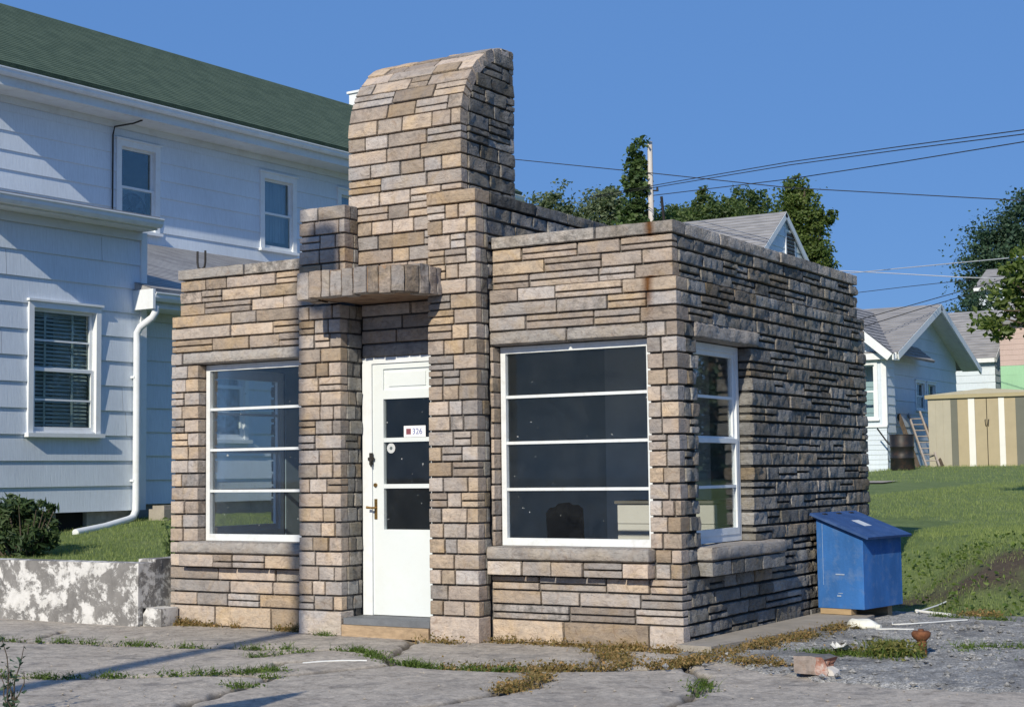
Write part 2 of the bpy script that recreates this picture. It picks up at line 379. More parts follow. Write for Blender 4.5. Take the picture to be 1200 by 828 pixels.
def course(mb,f,ua,ub,z0,z1,lens=(.25,.6),split=.26,endL=0,endR=0,depth=-.06,amp=.008,weather=.25,prot=0,freq=9,step=.05,mi=0,gap=None,gaph=None,pv=None):
    G=gap or .0065; GH=gaph or G
    """fill one course between ua and ub; endL/endR = depth (m) of the end stone's return (0 = none)"""
    cur=ua; first=True
    while cur<ub-.03:
        w=U(*lens)
        if ub-cur-w<lens[0]*.55: w=ub-cur
        last=cur+w>=ub-1e-4
        dl=depth
        if first and endL: dl=min(dl,-endL)
        if last and endR: dl=min(dl,-endR)
        p=prot+(U(-pv,pv) if pv else U(-.005,.006)*(amp/.006 if amp<.012 else 1.35))
        if random.random()<split and z1-z0>.085 and w>.13:
            m=z0+(z1-z0)*U(.42,.58); t=tint_(weather)
            for (a,b) in ((z0,m),(m,z1)):
                block(mb,f,cur+G,cur+w-G,a+GH*.8,b-GH*.8,dl,p+U(-.004,.004),amp*.8,(t[0]+U(-.05,.05),t[1]+U(-.1,.1),t[2],U(0,1)),freq=freq,step=step,mi=mi)
        else:
            block(mb,f,cur+G,cur+w-G,z0+GH,z1-GH,dl,p,amp,tint_(weather),freq=freq,step=step,mi=mi)
        cur+=w; first=False
def cells(mb,f,ulist,vlist,solid,n0,n1,mi=0):
    """slab with openings: faces only where the neighbour cell is empty"""
    O,uu,vv,nn=f; nu,nv=len(ulist)-1,len(vlist)-1
    occ=[[solid((ulist[i]+ulist[i+1])/2,(vlist[j]+vlist[j+1])/2) for j in range(nv)] for i in range(nu)]
    g=lambda i,j: 0<=i<nu and 0<=j<nv and occ[i][j]
    p=lambda a,b,c: O+uu*a+vv*b+nn*c
    for i in range(nu):
        for j in range(nv):
            if not occ[i][j]: continue
            a,b,c,d=ulist[i],ulist[i+1],vlist[j],vlist[j+1]
            mb.quad(p(a,c,n1),p(b,c,n1),p(b,d,n1),p(a,d,n1),mi); mb.quad(p(a,d,n0),p(b,d,n0),p(b,c,n0),p(a,c,n0),mi)
            if not g(i-1,j): mb.quad(p(a,c,n0),p(a,c,n1),p(a,d,n1),p(a,d,n0),mi)
            if not g(i+1,j): mb.quad(p(b,d,n0),p(b,d,n1),p(b,c,n1),p(b,c,n0),mi)
            if not g(i,j-1): mb.quad(p(b,c,n0),p(b,c,n1),p(a,c,n1),p(a,c,n0),mi)
            if not g(i,j+1): mb.quad(p(a,d,n0),p(a,d,n1),p(b,d,n1),p(b,d,n0),mi)

# ================================================================== stone building
XL,XR_,YB=-4.82,0.0,4.07
LP0,LP1,RP0,RP1=-3.28,-2.845,-2.02,-1.57     # the two door piers
YP,YD=-.17,.10
bld=thing('stone_shop','small one storey tan stone shop building with rounded chimney tower over the white door','building',(0,0,0))
FRONT=fr((0,0,0),(1,0,0),(0,-1,0)); RIGHT=fr((0,0,0),(0,1,0),(1,0,0)); LEFT=fr((XL,0,0),(0,1,0),(-1,0,0)); BACK=fr((0,YB,0),(1,0,0),(0,1,0))
win_z=(.70,2.20)
CZ=[0,.17,.28,.385,.49,.60,.70]+[.70+1.5*i/13 for i in range(1,14)]+[2.31,2.42,2.525,2.63]
lower=list(zip(CZ[:-1],CZ[1:]))
upper=[(2.63,2.735),(2.735,2.84),(2.84,2.94)]
OPF=[(-4.50,LP0),(-1.53,-.25)]; OPS=(.32,1.32)
ret=[U(.07,.2) for _ in lower]; retU=[U(.07,.2) for _ in upper]
def fw(z): return z
walls=MB()
mbF=MB(); mbR=MB(); mbL=MB(); mbB=MB()
RFR=dict(amp=.017,freq=17,weather=.30,gap=.0045,gaph=.010,step=.035,pv=.008)
for i,(z0,z1) in enumerate(lower):
    zm=(z0+z1)/2; inwin=win_z[0]<zm<win_z[1]
    sill=.49<zm<.70; lint=2.2<zm<2.31
    base=i==0
    ln=(.24,.68) if not base else (.4,.75); sp=.38 if not base else 0
    # front, left bay and right bay
    if inwin:
        course(mbF,FRONT,XL,OPF[0][0],z0,z1,(.12,.2),.15,ret[i],.16)
        course(mbF,FRONT,RP1,OPF[1][0],z0,z1,(.2,.3),.1,0,.16)
        course(mbF,FRONT,OPF[1][1],0,z0,z1,(.09,.16),.12,.16,ret[i],weather=.2)
    elif sill:
        course(mbF,FRONT,XL,-4.66,z0,z1,(.12,.2),0,ret[i],0); course(mbF,FRONT,-.215,0,z0,z1,(.10,.14),0,0,ret[i])
    elif lint:
        course(mbF,FRONT,XL,-4.69,z0,z1,(.12,.2),0,ret[i],0); course(mbF,FRONT,-.25,0,z0,z1,(.12,.2),0,0,ret[i])
    else:
        course(mbF,FRONT,XL,LP0,z0,z1,ln,sp,ret[i],0); course(mbF,FRONT,RP1,0,z0,z1,ln,sp,0,ret[i],weather=.2 if i<20 else .25)
    # side walls
    for mb,f in ((mbR,RIGHT),(mbL,LEFT)):
        a=ret[i]+.004; kw=dict(RFR)
        if base: kw['weather']=.3
        if inwin:
            course(mb,f,a,OPS[0],z0,z1,(.08,.15),.2,0,.16,**{**kw,'weather':.25}); course(mb,f,OPS[1],YB-.02,z0,z1,(.22,.5),.3,.16,.05,**kw)
        elif sill:
            course(mb,f,a,.27,z0,z1,(.1,.2),0,0,0,**kw); course(mb,f,1.66,YB-.02,z0,z1,(.22,.5),.2,0,.05,**kw)
        elif lint:
            course(mb,f,a,.28,z0,z1,(.1,.2),0,0,0,**kw); course(mb,f,1.46,YB-.02,z0,z1,(.22,.5),.2,0,.05,**kw)
        else: course(mb,f,a,YB-.02,z0,z1,(.22,.52),.3,0,.05,**kw)
    course(mbB,BACK,XL,0,z0,z1,(.4,.8),.1,.1,.1,step=.15)
UF=fr((0,.05,0),(1,0,0),(0,-1,0)); UR=fr((-.05,0,0),(0,1,0),(1,0,0)); UL=fr((XL+.05,0,0),(0,1,0),(-1,0,0)); UB=fr((0,YB-.05,0),(1,0,0),(0,1,0))
for i,(z0,z1) in enumerate(upper):
    course(mbF,UF,XL+.05,LP0,z0,z1,(.22,.6),.3,retU[i],0,weather=.3); course(mbF,UF,RP1,-.05,z0,z1,(.25,.65),.25,0,retU[i],weather=.25)
    for mb,f in ((mbR,UR),(mbL,UL)): course(mb,f,.05+retU[i]+.004,YB-.07,z0,z1,(.22,.5),.35,0,.05,**RFR)
    course(mbB,UB,XL+.05,-.05,z0,z1,(.4,.8),.1,.1,.1,step=.15)
# stone reveals behind the corner stones are the block ends; mortar core behind everything
def core(mb,f,ulist,vlist,op,n0,n1): cells(mb,f,ulist,vlist,lambda u,v: not any(a<u<b and c<v<d for a,b,c,d in op),n0,n1,mi=1)
opF=[(OPF[0][0],LP0+.10,.70,2.20),(OPF[1][0],OPF[1][1],.70,2.20),(LP1,RP0,.0,2.63)]
e_=.016
core(mbF,FRONT,[XL+.028,OPF[0][0]-e_,LP0+.1,LP1-e_,RP0+e_,OPF[1][0]-e_,OPF[1][1]+e_,-.028],[.0,.69,2.21,2.62],[(OPF[0][0]-e_,LP0+.10,.69,2.21),(OPF[1][0]-e_,OPF[1][1]+e_,.69,2.21),(LP1-e_,RP0+e_,-1,2.63)],-.165,-.028)
opS=[(OPS[0],OPS[1],.70,2.20)]
for mb,f in ((mbR,RIGHT),(mbL,LEFT)): core(mb,f,[.168,OPS[0]-e_,OPS[1]+e_,YB-.17],[0,.69,2.21,2.62],[(OPS[0]-e_,OPS[1]+e_,.69,2.21)],-.165,-.028)
mbB.box(BACK,XL+.012,-.012,0,2.62,-.165,-.028,mi=1)
for mb,f,a,b in ((mbF,UF,XL+.078,-.078),(mbB,UB,XL+.078,-.078)): mb.box(f,a,b,2.622,2.93,-.15,-.028,mi=1)
for mb,f in ((mbR,UR),(mbL,UL)): mb.box(f,.202,YB-.2,2.622,2.93,-.15,-.028,mi=1)
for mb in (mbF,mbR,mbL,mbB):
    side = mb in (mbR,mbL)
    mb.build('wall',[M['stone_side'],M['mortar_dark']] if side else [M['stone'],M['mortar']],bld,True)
# coping stones
cp=MB()
for f,a,b,kw in ((UF,XL+.04,LP0,{}),(UF,RP1,-.04,{}),):
    course(cp,f,a,b,2.94,3.04,(.55,.95),0,.2,.2,depth=-.2,amp=.009,weather=.42,prot=.008,step=.08)
for f in (UR,UL): course(cp,f,.255,YB-.06,2.94,3.04,(.5,.9),0,.2,.2,depth=-.2,amp=.014,weather=.5,prot=.008,freq=11)
course(cp,UB,XL+.04,-.04,2.94,3.04,(.6,.9),0,.2,.2,depth=-.2,prot=.008,step=.1)
cp.build('coping',M['stone_grey'],bld,True)

# piers beside the door
def pier(x0,x1,z0,z1,depth_in,tower_in=None,top=None):
    mb=MB(); F=fr((0,YP,0),(1,0,0),(0,-1,0)); n=max(1,round((z1-z0-.19*(z0<.01))/.1154)); zs=[z0]
    if z0<.01: zs=[0,.19]
    zs+= [zs[-1]+(z1-zs[-1])*i/n for i in range(1,n+1)]
    for j,(a,b) in enumerate(zip(zs[:-1],zs[1:])):
        base=(a<.01 and z0<.01); r1=U(.06,.12); r2=U(.06,.12)
        if base: block(mb,F,x0+G,x1-G,a,b-G,-depth_in+.01,.006,.006,tint_(.05,.75))
        else:
            w=.3 if b-a<.1 else .24
            course(mb,F,x0,x1,a,b,(.11,.25),.24,r1,r2,depth=-.06,amp=.006,weather=.2)
            for X,N,r in ((x1,(1,0,0),r2),(x0,(-1,0,0),r1)):
                f=fr((X,YP,0),(0,1,0),N)
                di=depth_in if not (tower_in and N[0]*tower_in>0) else YD-YP
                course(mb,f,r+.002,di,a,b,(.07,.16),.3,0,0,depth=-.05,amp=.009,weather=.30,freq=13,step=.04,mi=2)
    mb.box(F,x0+.013,x1-.013,z0+.004,z1-.01,-depth_in+.004,-.026,mi=1)
    return mb
pl=pier(LP0,LP1,0,2.60,.166,tower_in=1); pl.box(W,LP0+.024,LP1-.024,.0,YD+.06,.0,2.60,mi=1)
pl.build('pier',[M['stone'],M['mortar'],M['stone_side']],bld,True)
pr=pier(RP0,RP1,0,3.29,.166,tower_in=-1); pr.box(W,RP0+.024,RP1-.024,-.005,YD+.06,.0,2.75,mi=1)
block(pr,fr((0,YP,0),(1,0,0),(0,-1,0)),RP0+.003,RP1-.003,3.29+G,3.39,-.2,.006,.007,tint_(.35,.5),mi=0)
pr.build('pier',[M['stone'],M['mortar'],M['stone_side']],bld,True)
pk=pier(LP0+.01,LP1+.045,2.815,3.395,.18)
pk.build('pier_cap',[M['stone'],M['mortar'],M['stone_side']],bld,True)
# raised middle of the roof, running back from the piers
fin=MB()
for X,N in ((RP1,(1,0,0)),(LP0,(-1,0,0))):
    f=fr((X,0,0),(0,1,0),N)
    for z0,z1 in ((2.63,2.735),(2.735,2.84),(2.84,2.94),(2.94,3.06),(3.06,3.175),(3.175,3.29)):
        course(fin,f,.0,3.0,z0,z1,(.22,.5),.2,0,.1,**RFR)
    course(fin,f,.035,3.0,3.29,3.39,(.4,.7),0,0,.2,depth=-.2,amp=.012,weather=.55,freq=11)
    fin.box(f,.0,2.98,2.62,3.285,-.2,-.028,mi=1)
fin.box(W,LP0+.2,RP1-.2,.6,2.98,2.62,3.2,mi=1)
course(fin,fr((0,3.0,0),(1,0,0),(0,1,0)),LP0,RP1,2.94,3.29,(.5,.8),0,.1,.1,step=.15)
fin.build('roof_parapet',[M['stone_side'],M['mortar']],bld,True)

# tower with the rounded front
T0,T1,TY0,TY1,TR,TZ=-2.91,-1.81,.01,.81,.74,3.95
tw=MB(); TF=fr((0,TY0,0),(1,0,0),(0,-1,0))
n=10; zs=[2.80+(TZ-2.80)*i/n for i in range(n+1)]
for a,b in zip(zs[:-1],zs[1:]):
    course(tw,TF,T0,T1,a,b,(.16,.46),.26,.09,.09,amp=.006,weather=.2)
na=9; cy=TY0+TR
for k in range(na):
    a=(k+.5)/na*math.pi/2; h=TR*math.pi/2/na
    f=(V3((0,cy-TR*math.cos(a),TZ+TR*math.sin(a))),XA,V3((0,math.sin(a),math.cos(a))),V3((0,-math.cos(a),math.sin(a))))
    course(tw,f,T0,T1,-h/2,h/2,(.16,.46),.15,.1,.1,depth=-.09,amp=.006,weather=.3)
tf=(V3((0,cy,TZ+TR)),XA,YA,ZA); course(tw,tf,T0,T1,.0,.06,(.3,.5),0,.1,.1,depth=-.08)
def ycurve(z): return TY0 if z<=TZ else cy-math.sqrt(max(0,TR*TR-(z-TZ)**2))
for X,N in ((T1,(1,0,0)),(T0,(-1,0,0))):
    f=fr((X,0,0),(0,1,0),N); z=2.80
    while z<TZ+TR-.02:
        z1=min(z+.115,TZ+TR-.004); ya=max(ycurve(z),ycurve(z1-.03))+.095
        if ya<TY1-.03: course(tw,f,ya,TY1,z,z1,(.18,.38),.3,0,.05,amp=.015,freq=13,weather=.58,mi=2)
        z=z1
fb=fr((0,TY1,0),(1,0,0),(0,1,0)); z=2.8
while z<TZ+TR-.03:
    course(tw,fb,T0,T1,z,min(z+.13,TZ+TR-.01),(.3,.5),.1,.06,.06,step=.1,weather=.5); z+=.13
prof=[(TY0+.026,2.78),(TY1-.026,2.78),(TY1-.026,TZ+TR-.026),(cy,TZ+TR-.026)]+[(cy-(TR-.026)*math.sin(t),TZ+(TR-.026)*math.cos(t)) for t in [math.pi/2*i/14 for i in range(1,15)]]
tw.prism(prof,T0+.03,T1-.03,1,(V3((0,0,0)),YA,ZA,XA))
tw.build('chimney_tower',[M['stone'],M['mortar'],M['stone_side']],bld,True)

# canopy: soldier stones round a bowed slab
plan=[(-2.97,-.17),(-2.97,-.54),(-2.955,-.585),(-2.91,-.605),(-2.5,-.615),(-2.11,-.61),(-2.02,-.585),(-1.95,-.52),(-1.91,-.42),(-1.895,-.30),(-1.895,-.17)]
cn=MB()
dense=[]
for (a,b) in zip(plan[:-1],plan[1:]):
    for i in range(8): dense.append(V3((a[0]+(b[0]-a[0])*i/8,a[1]+(b[1]-a[1])*i/8,0)))
dense.append(V3((*plan[-1],0)))
acc=[0]
for a,b in zip(dense[:-1],dense[1:]): acc.append(acc[-1]+(b-a).length)
def along(s):
    for i in range(len(acc)-1):
        if acc[i+1]>=s: return dense[i].lerp(dense[i+1],(s-acc[i])/max(1e-9,acc[i+1]-acc[i]))
    return dense[-1]
s=0
while s<acc[-1]-.04:
    w=min(U(.065,.15),acc[-1]-s)
    a,b=along(s),along(s+w); d=(b-a); L=d.length; d.normalize(); nn=V3((d.y,-d.x,0))
    f=(V3((a.x,a.y,0)),d,ZA,nn); late=s/acc[-1]
    block(cn,f,.004,L-.004,2.597+U(-.008,.008),2.812+U(-.016,.010),-.10,.004+U(-.008,.010),.018,(random.choice([.3,.4,.5,.9,.05,.45]),U(.15,.5),min(1,max(0,(.24 if late<.6 else .62)+U(-.12,.12))),U(0,1)),freq=11,step=.04)
    s+=w
inner=[(p[0]*.0+p[0]+(.012 if p[0]<-2.4 else -.012),p[1]+.012) for p in plan]
cn.prism(inner[:]+[(RP0-.01,-.16),(RP0-.01,.10),(LP1+.01,.10),(LP1+.01,-.16)],2.612,2.80,1)
cn.build('canopy',[M['stone'],M['underside']],bld,True)
# wall over the door inside the recess, lintels, sills
od=MB(); RF=fr((0,YD,0),(1,0,0),(0,-1,0))
course(od,RF,LP1,RP0,2.29,2.40,(.25,.5),0); course(od,RF,LP1,RP0,2.40,2.51,(.25,.5),0); course(od,RF,LP1,RP0,2.51,2.61,(.25,.5),0)
od.box(RF,LP1,RP0,2.292,2.61,-.06,-.024,mi=1)
od.build('wall',[M['stone'],M['mortar']],bld,True)
def slab(mbl,f,u0,u1,v0,v1,n0,n1,amp=.012,val=.5,weather=.3,n=None,mi=0):
    block(mbl,f,u0,u1,v0,v1,n0,n1,amp,(U(0,1),val,weather,U(0,1)),bev=.014,freq=8,step=.05,mi=mi)
lt=MB(); slab(lt,FRONT,-1.565,-.905,2.205,2.305,-.15,.012); slab(lt,FRONT,-.898,-.255,2.208,2.303,-.15,.010); lt.build('lintel',M['stone_grey'],bld,True)
lt=MB(); slab(lt,FRONT,-4.685,LP0-.005,2.205,2.303,-.15,.012); lt.build('lintel',M['stone_grey'],bld,True)
for f in (RIGHT,LEFT):
    lt=MB(); slab(lt,f,.285,1.455,2.205,2.32,-.15,.012,.018,.5,.45); lt.build('lintel',M['stone_grey'],bld,True)
lt=MB(); slab(lt,RF,LP1+.002,RP0-.002,2.18,2.288,-.1,.004,.006,.35,.2); lt.build('lintel',M['stone_grey'],bld,True)
def sill(f,u0,u1,proud,endr):
    mb=MB(); slab(mb,f,u0,u1,.607,.705,-.15,proud+.008,.010,.5,.22)
    course(mb,f,u0+.008,u1-.004,.492,.605,(.2,.45),.25,.1,.1,prot=proud,mi=1,weather=.15)
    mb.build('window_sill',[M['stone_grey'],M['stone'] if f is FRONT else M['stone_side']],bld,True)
sill(FRONT,-1.568,-.215,.085,1); sill(FRONT,-4.66,LP0-.004,.085,0); sill(RIGHT,.265,1.66,.11,1); sill(LEFT,.265,1.66,.11,1)
# rust streaks come down from the coping: thin film of rust-stained stone is in the blocks; bracket that causes it
st=MB(); st.wbox(LP1+.003,RP0-.003,YP-.012,.16,.0,.088); st.build('doorstep',M['step'],bld)
st=MB(); st.wbox(LP1+.006,RP0-.006,YP+.01,.16,.0905,.140); st.build('threshold',M['slate'],bld)
# display windows
def display_window(x0,x1,label):
    f=fr((0,.13,0),(1,0,0),(0,-1,0)); z0,z1=.708,2.196; a,b=x0+.004,x1-.004
    mb=MB(); w=.042
    mb.box(f,a,b,z0,z0+.055,0,.04); mb.box(f,a,b,z1-.05,z1,0,.04); mb.box(f,a,a+w,z0+.055,z1-.05,0,.04); mb.box(f,b-w,b,z0+.055,z1-.05,0,.04)
    o=mb.build('window',M['white_steel'],bld); o['label']=label
    for z in (1.125,1.472,1.818):
        q=MB(); q.box(f,a+w,b-w,z-.011,z+.011,-.004,.034); q.build('glazing_bar',M['white_steel'],o)
    g=MB(); g.box(f,a+w-.004,b-w+.004,z0+.05,z1-.046,.008,.013); g.build('glass',M['glass'],o)
display_window(OPF[0][0],LP0+.10,'steel window you can see the white house through')
display_window(OPF[1][0],OPF[1][1],'steel window with the dark chair behind it')
def sash_window(f):
    z0,z1=.712,2.196; a,b=OPS[0]+.004,OPS[1]-.004; mb=MB(); w=.048
    n0,n1=-.16,-.11
    mb.box(f,a,b,z0,z0+.05,n0,n1); mb.box(f,a,b,z1-.05,z1,n0,n1); mb.box(f,a,a+w,z0+.05,z1-.05,n0,n1); mb.box(f,b-w,b,z0+.05,z1-.05,n0,n1)
    o=mb.build('window',M['white_wood'],bld)
    for (c,d,n) in ((z0+.05,1.49,-.135),(1.455,z1-.05,-.158)):
        q=MB(); s=.036
        q.box(f,a+w,b-w,c,c+.05,n,n+.03); q.box(f,a+w,b-w,d-.035,d,n,n+.03); q.box(f,a+w,a+w+s,c+.05,d-.035,n,n+.03); q.box(f,b-w-s,b-w,c+.05,d-.035,n,n+.03)
        m=(c+d)/2; q.box(f,a+w+s,b-w-s,m-.011,m+.011,n+.004,n+.026)
        q.build('sash',M['white_wood'],o)
        g=MB(); g.box(f,a+w+s-.004,b-w-s+.004,c+.046,d-.031,n+.012,n+.016); g.build('glass',M['glass'],o)
sash_window(RIGHT); sash_window(LEFT)
# door
fmb=MB(); jf=fr((0,YD+.055,0),(1,0,0),(0,-1,0))
fmb.box(jf,LP1+.002,-2.752,.142,2.178,0,.05); fmb.box(jf,-2.10,RP0-.002,.142,2.178,0,.05); fmb.box(jf,-2.752,-2.10,2.13,2.178,0,.05)
fmb.build('door_frame',M['white_wood'],bld)
d=MB(); a,b=-2.750,-2.102; gz0,gz1=.815,1.845; ga,gb=-2.645,-2.19
d.box(jf,a,ga,.145,2.127,0,.038); d.box(jf,gb,b,.145,2.127,0,.038); d.box(jf,ga,gb,.145,gz0,0,.038); d.box(jf,ga,gb,gz1,1.915,0,.038)
d.box(jf,ga,gb,2.085,2.127,0,.038); d.box(jf,ga,gb,1.915,2.085,0,.024); d.box(jf,ga+.05,gb-.05,1.945,2.055,.024,.032)
for z in (1.155,1.52): d.box(jf,ga,gb,z-.017,z+.017,.002,.036)
door=d.build('door',M['door_white'],bld)
g=MB(); g.box(jf,ga-.004,gb+.004,gz0-.004,gz1+.004,.014,.018); g.build('glass',M['glass'],door)
h=MB(); h.box(jf,-2.735,-2.708,.895,1.055,.038,.043); h.tube([(-2.722,YD+.012,.985),(-2.722,YD-.04,.985)],.009); h.tube([(-2.722,YD-.04,.985),(-2.77,YD-.045,.99)],[.008,.011],8)
h.build('handle',M['brass'],door)
h=MB(); h.tube([(-2.722,YD+.016,1.165),(-2.722,YD+.004,1.165)],.016,12); h.build('lock',M['brass'],door)
h=MB(); h.box(jf,-2.785,-2.725,1.36,1.385,.052,.060); h.box(jf,-2.77,-2.738,1.325,1.42,.052,.062); h.tube([(-2.745,YD-.012,1.37),(-2.745,YD-.022,1.34),(-2.745,YD-.012,1.31)],.007); h.build('hasp',M['iron'],door)
sg=MB(); sg.box(jf,-2.460,-2.252,1.540,1.628,.0185,.0195); sign=sg.build('number_card',simple('white_card',(.82,.83,.84),.6,.03,5,0),door)
def lettering(txt,size,loc,mat,parent,name):
    cu=bpy.data.curves.new(name,'FONT'); cu.body=txt; cu.size=size; cu.extrude=.0004; cu.align_x='LEFT'
    o=bpy.data.objects.new(name,cu); dg=bpy.context.evaluated_depsgraph_get(); C.objects.link(o); dg.update()
    me=bpy.data.meshes.new_from_object(o.evaluated_get(dg)); bpy.data.objects.remove(o)
    me.transform(Matrix.Translation(loc)@Matrix.Rotation(R(90),4,'X'))
    return link_mesh(name,me,mat,parent)
ink=simple('blue_ink',(.10,.13,.36),.6,.05,5,0); redink=simple('maroon_ink',(.22,.07,.09),.6,.1,5,0)
e=MB(); e.box(jf,-2.437,-2.392,1.560,1.606,.0198,.0204); e.build('card_emblem',redink,door)
lettering('326',.066,(-2.380,YD+.055-.0205,1.562),ink,door,'card_numerals')
sk=MB(); sk.tube([(-2.585,YD+.0365,1.455),(-2.585,YD+.0355,1.455)],.040,20); sk.build('round_sticker',simple('pale_sticker',(.55,.57,.58),.6,.1,60,0),door)
sk=MB(); sk.tube([(-2.585,YD+.0353,1.455),(-2.585,YD+.0346,1.455)],.014,14); sk.build('sticker_mark',simple('grey_sticker_mark',(.12,.15,.16),.6,.1,60,0),door)
# inside
it=MB(); LI=.17
it.wbox(XL+LI,-LI,LI,YB-LI,.10,.13); it.build('floor',M['darkfloor'],bld)
it=MB(); it.wbox(XL+LI,-LI,LI,YB-LI,2.60,2.64); it.build('ceiling',M['plaster'],bld)
it=MB()
bw=MB(); bw.wbox(XL+LI,-LI,YB-LI-.02,YB-LI-.002,.13,2.60); bw.build('interior_lining',simple('interior_pale_wall',(.55,.63,.67),.8,.1,3,.05),bld)
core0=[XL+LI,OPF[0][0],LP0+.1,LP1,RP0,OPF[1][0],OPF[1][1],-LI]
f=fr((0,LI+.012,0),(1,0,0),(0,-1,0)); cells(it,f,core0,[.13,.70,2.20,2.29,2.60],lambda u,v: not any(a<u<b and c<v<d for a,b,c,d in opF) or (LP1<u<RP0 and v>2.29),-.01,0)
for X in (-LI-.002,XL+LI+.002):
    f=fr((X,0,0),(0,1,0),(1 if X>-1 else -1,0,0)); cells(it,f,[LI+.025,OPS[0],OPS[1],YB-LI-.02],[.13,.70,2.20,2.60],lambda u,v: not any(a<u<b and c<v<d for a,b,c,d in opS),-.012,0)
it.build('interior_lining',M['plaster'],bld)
it=MB(); it.wbox(-2.28,-1.2,3.2,3.7,.13,2.6); o=it.build('partition',M['plaster_light'],bld)
rf=MB(); rf.wbox(XL+.2,-.2,.2,YB-.2,2.65,2.86); rf.build('roof',M['rooffelt'],bld)
br=MB(); br.tube([(-.17,.17,3.03),(-.17,.15,3.13),(-.165,.12,3.22)],.011,6); br.build('roof_bracket',M['iron'],bld)
br=MB()
pts=[V3((-4.63+.0,.12,3.20)),V3((-4.63,.12,3.10)),V3((-4.62,.12,3.055)),V3((-4.585,.12,3.04)),V3((-4.55,.12,3.055)),V3((-4.54,.12,3.10)),V3((-4.54,.12,3.20))]
br.tube(pts,.010,6); br.build('roof_hook',M['iron'],bld)
# apron slab along the side wall
ap=MB(); ap.prism([(.004,-.13),(.27,-.15),(.55,2.25),(.53,2.50),(.05,2.62)],-.05,.062); o=ap.build('apron_slab',M['slab']); tag(o,kind='structure')

# ================================================================== helpers for houses
def siding(mb,f,u0,u1,z0,z1,exposure=.285,ops=(),lip=.020,gable=None,stagger=True):
    """lapped courses: each strip leans out to a lip at its foot. gable=(uc,slope,zpeak) clips the ends under a roof"""
    O,uu,vv,nn=f; k=0; z=z0
    p=lambda u,v,n: O+uu*u+vv*v+nn*n
    while z<z1-.005:
        zt=min(z+exposure,z1)
        br=sorted(set([z,zt]+[q for a,b,c,d in ops for q in (c,d) if z<q<zt]))
        for a,b in zip(br[:-1],br[1:]):
            m=(a+b)/2; iv=[(u0,u1)]
            for (oa,ob,oc,od_) in ops:
                if oc<m<od_:
                    iv=[s for (c,d) in iv for s in ((c,min(d,oa)),(max(c,ob),d)) if s[1]-s[0]>1e-4]
            na,nb=lip*(zt-a)/exposure,lip*(zt-b)/exposure
            for (c,d) in iv:
                c0,d0,c1,d1=c,d,c,d
                if gable:
                    uc,sl,zp=gable
                    c0=max(c,uc-(zp-a)/sl); d0=min(d,uc+(zp-a)/sl); c1=max(c,uc-(zp-b)/sl); d1=min(d,uc+(zp-b)/sl)
                    if d0-c0<.01: continue
                    if c1>d1: c1=d1=(c1+d1)/2
                mb.quad(p(c0,a,na),p(d0,a,na),p(d1,b,nb),p(c1,b,nb))
                if a==z: mb.quad(p(c0,a,-.002),p(d0,a,-.002),p(d0,a,na),p(c0,a,na))
        # butt joints between shingles of this course
        if stagger:
            u=u0+U(.05,.5)
            while u<u1-.05:
                m=(z+zt)/2
                if not any(oa-.02<u<ob+.02 and oc-.3<m<od_+.3 for oa,ob,oc,od_ in ops) and (not gable or abs(u-gable[0])<(gable[2]-zt)/gable[1]):
                    mb.box((O+uu*u+vv*z,uu,(vv*(zt-z)-nn*lip).normalized(),nn),-.002,.002,.0,(zt-z)*.96,lip*.5,lip+.0012,mi=1)
                u+=U(1.2,3.5)
        z=zt; k+=1
def roof_slope(mb,e0,e1,r0,r1,rows,lip=.012,thick=.09,skew=0):
    """stepped shingle courses between eave e0-e1 and ridge r0-r1, plus a solid deck"""
    e0,e1,r0,r1=map(V3,(e0,e1,r0,r1)); n=(e1-e0).cross(r0-e0).normalized()
    if n.z<0: n=-n
    for i in range(rows):
        a,b=i/rows,(i+1)/rows
        A,B=e0.lerp(r0,a),e1.lerp(r1,a); Cc,D=e1.lerp(r1,b),e0.lerp(r0,b)
        vs=[A+n*lip,B+n*lip,Cc,D,A,B]
        if (B-A).cross(D-A).dot(n)<0: mb.add(vs,[(3,2,1,0),(1,5,4,0)])
        else: mb.add(vs,[(0,1,2,3),(0,4,5,1)])
    dn=-n*thick; q=[e0,e1,r1,r0]
    P=q+[x+dn for x in q]
    F=[(4,5,6,7),(0,1,5,4),(1,2,6,5),(2,3,7,6),(3,0,4,7)]
    mb.add([x-n*.002 for x in P[:4]]+P[4:],F)
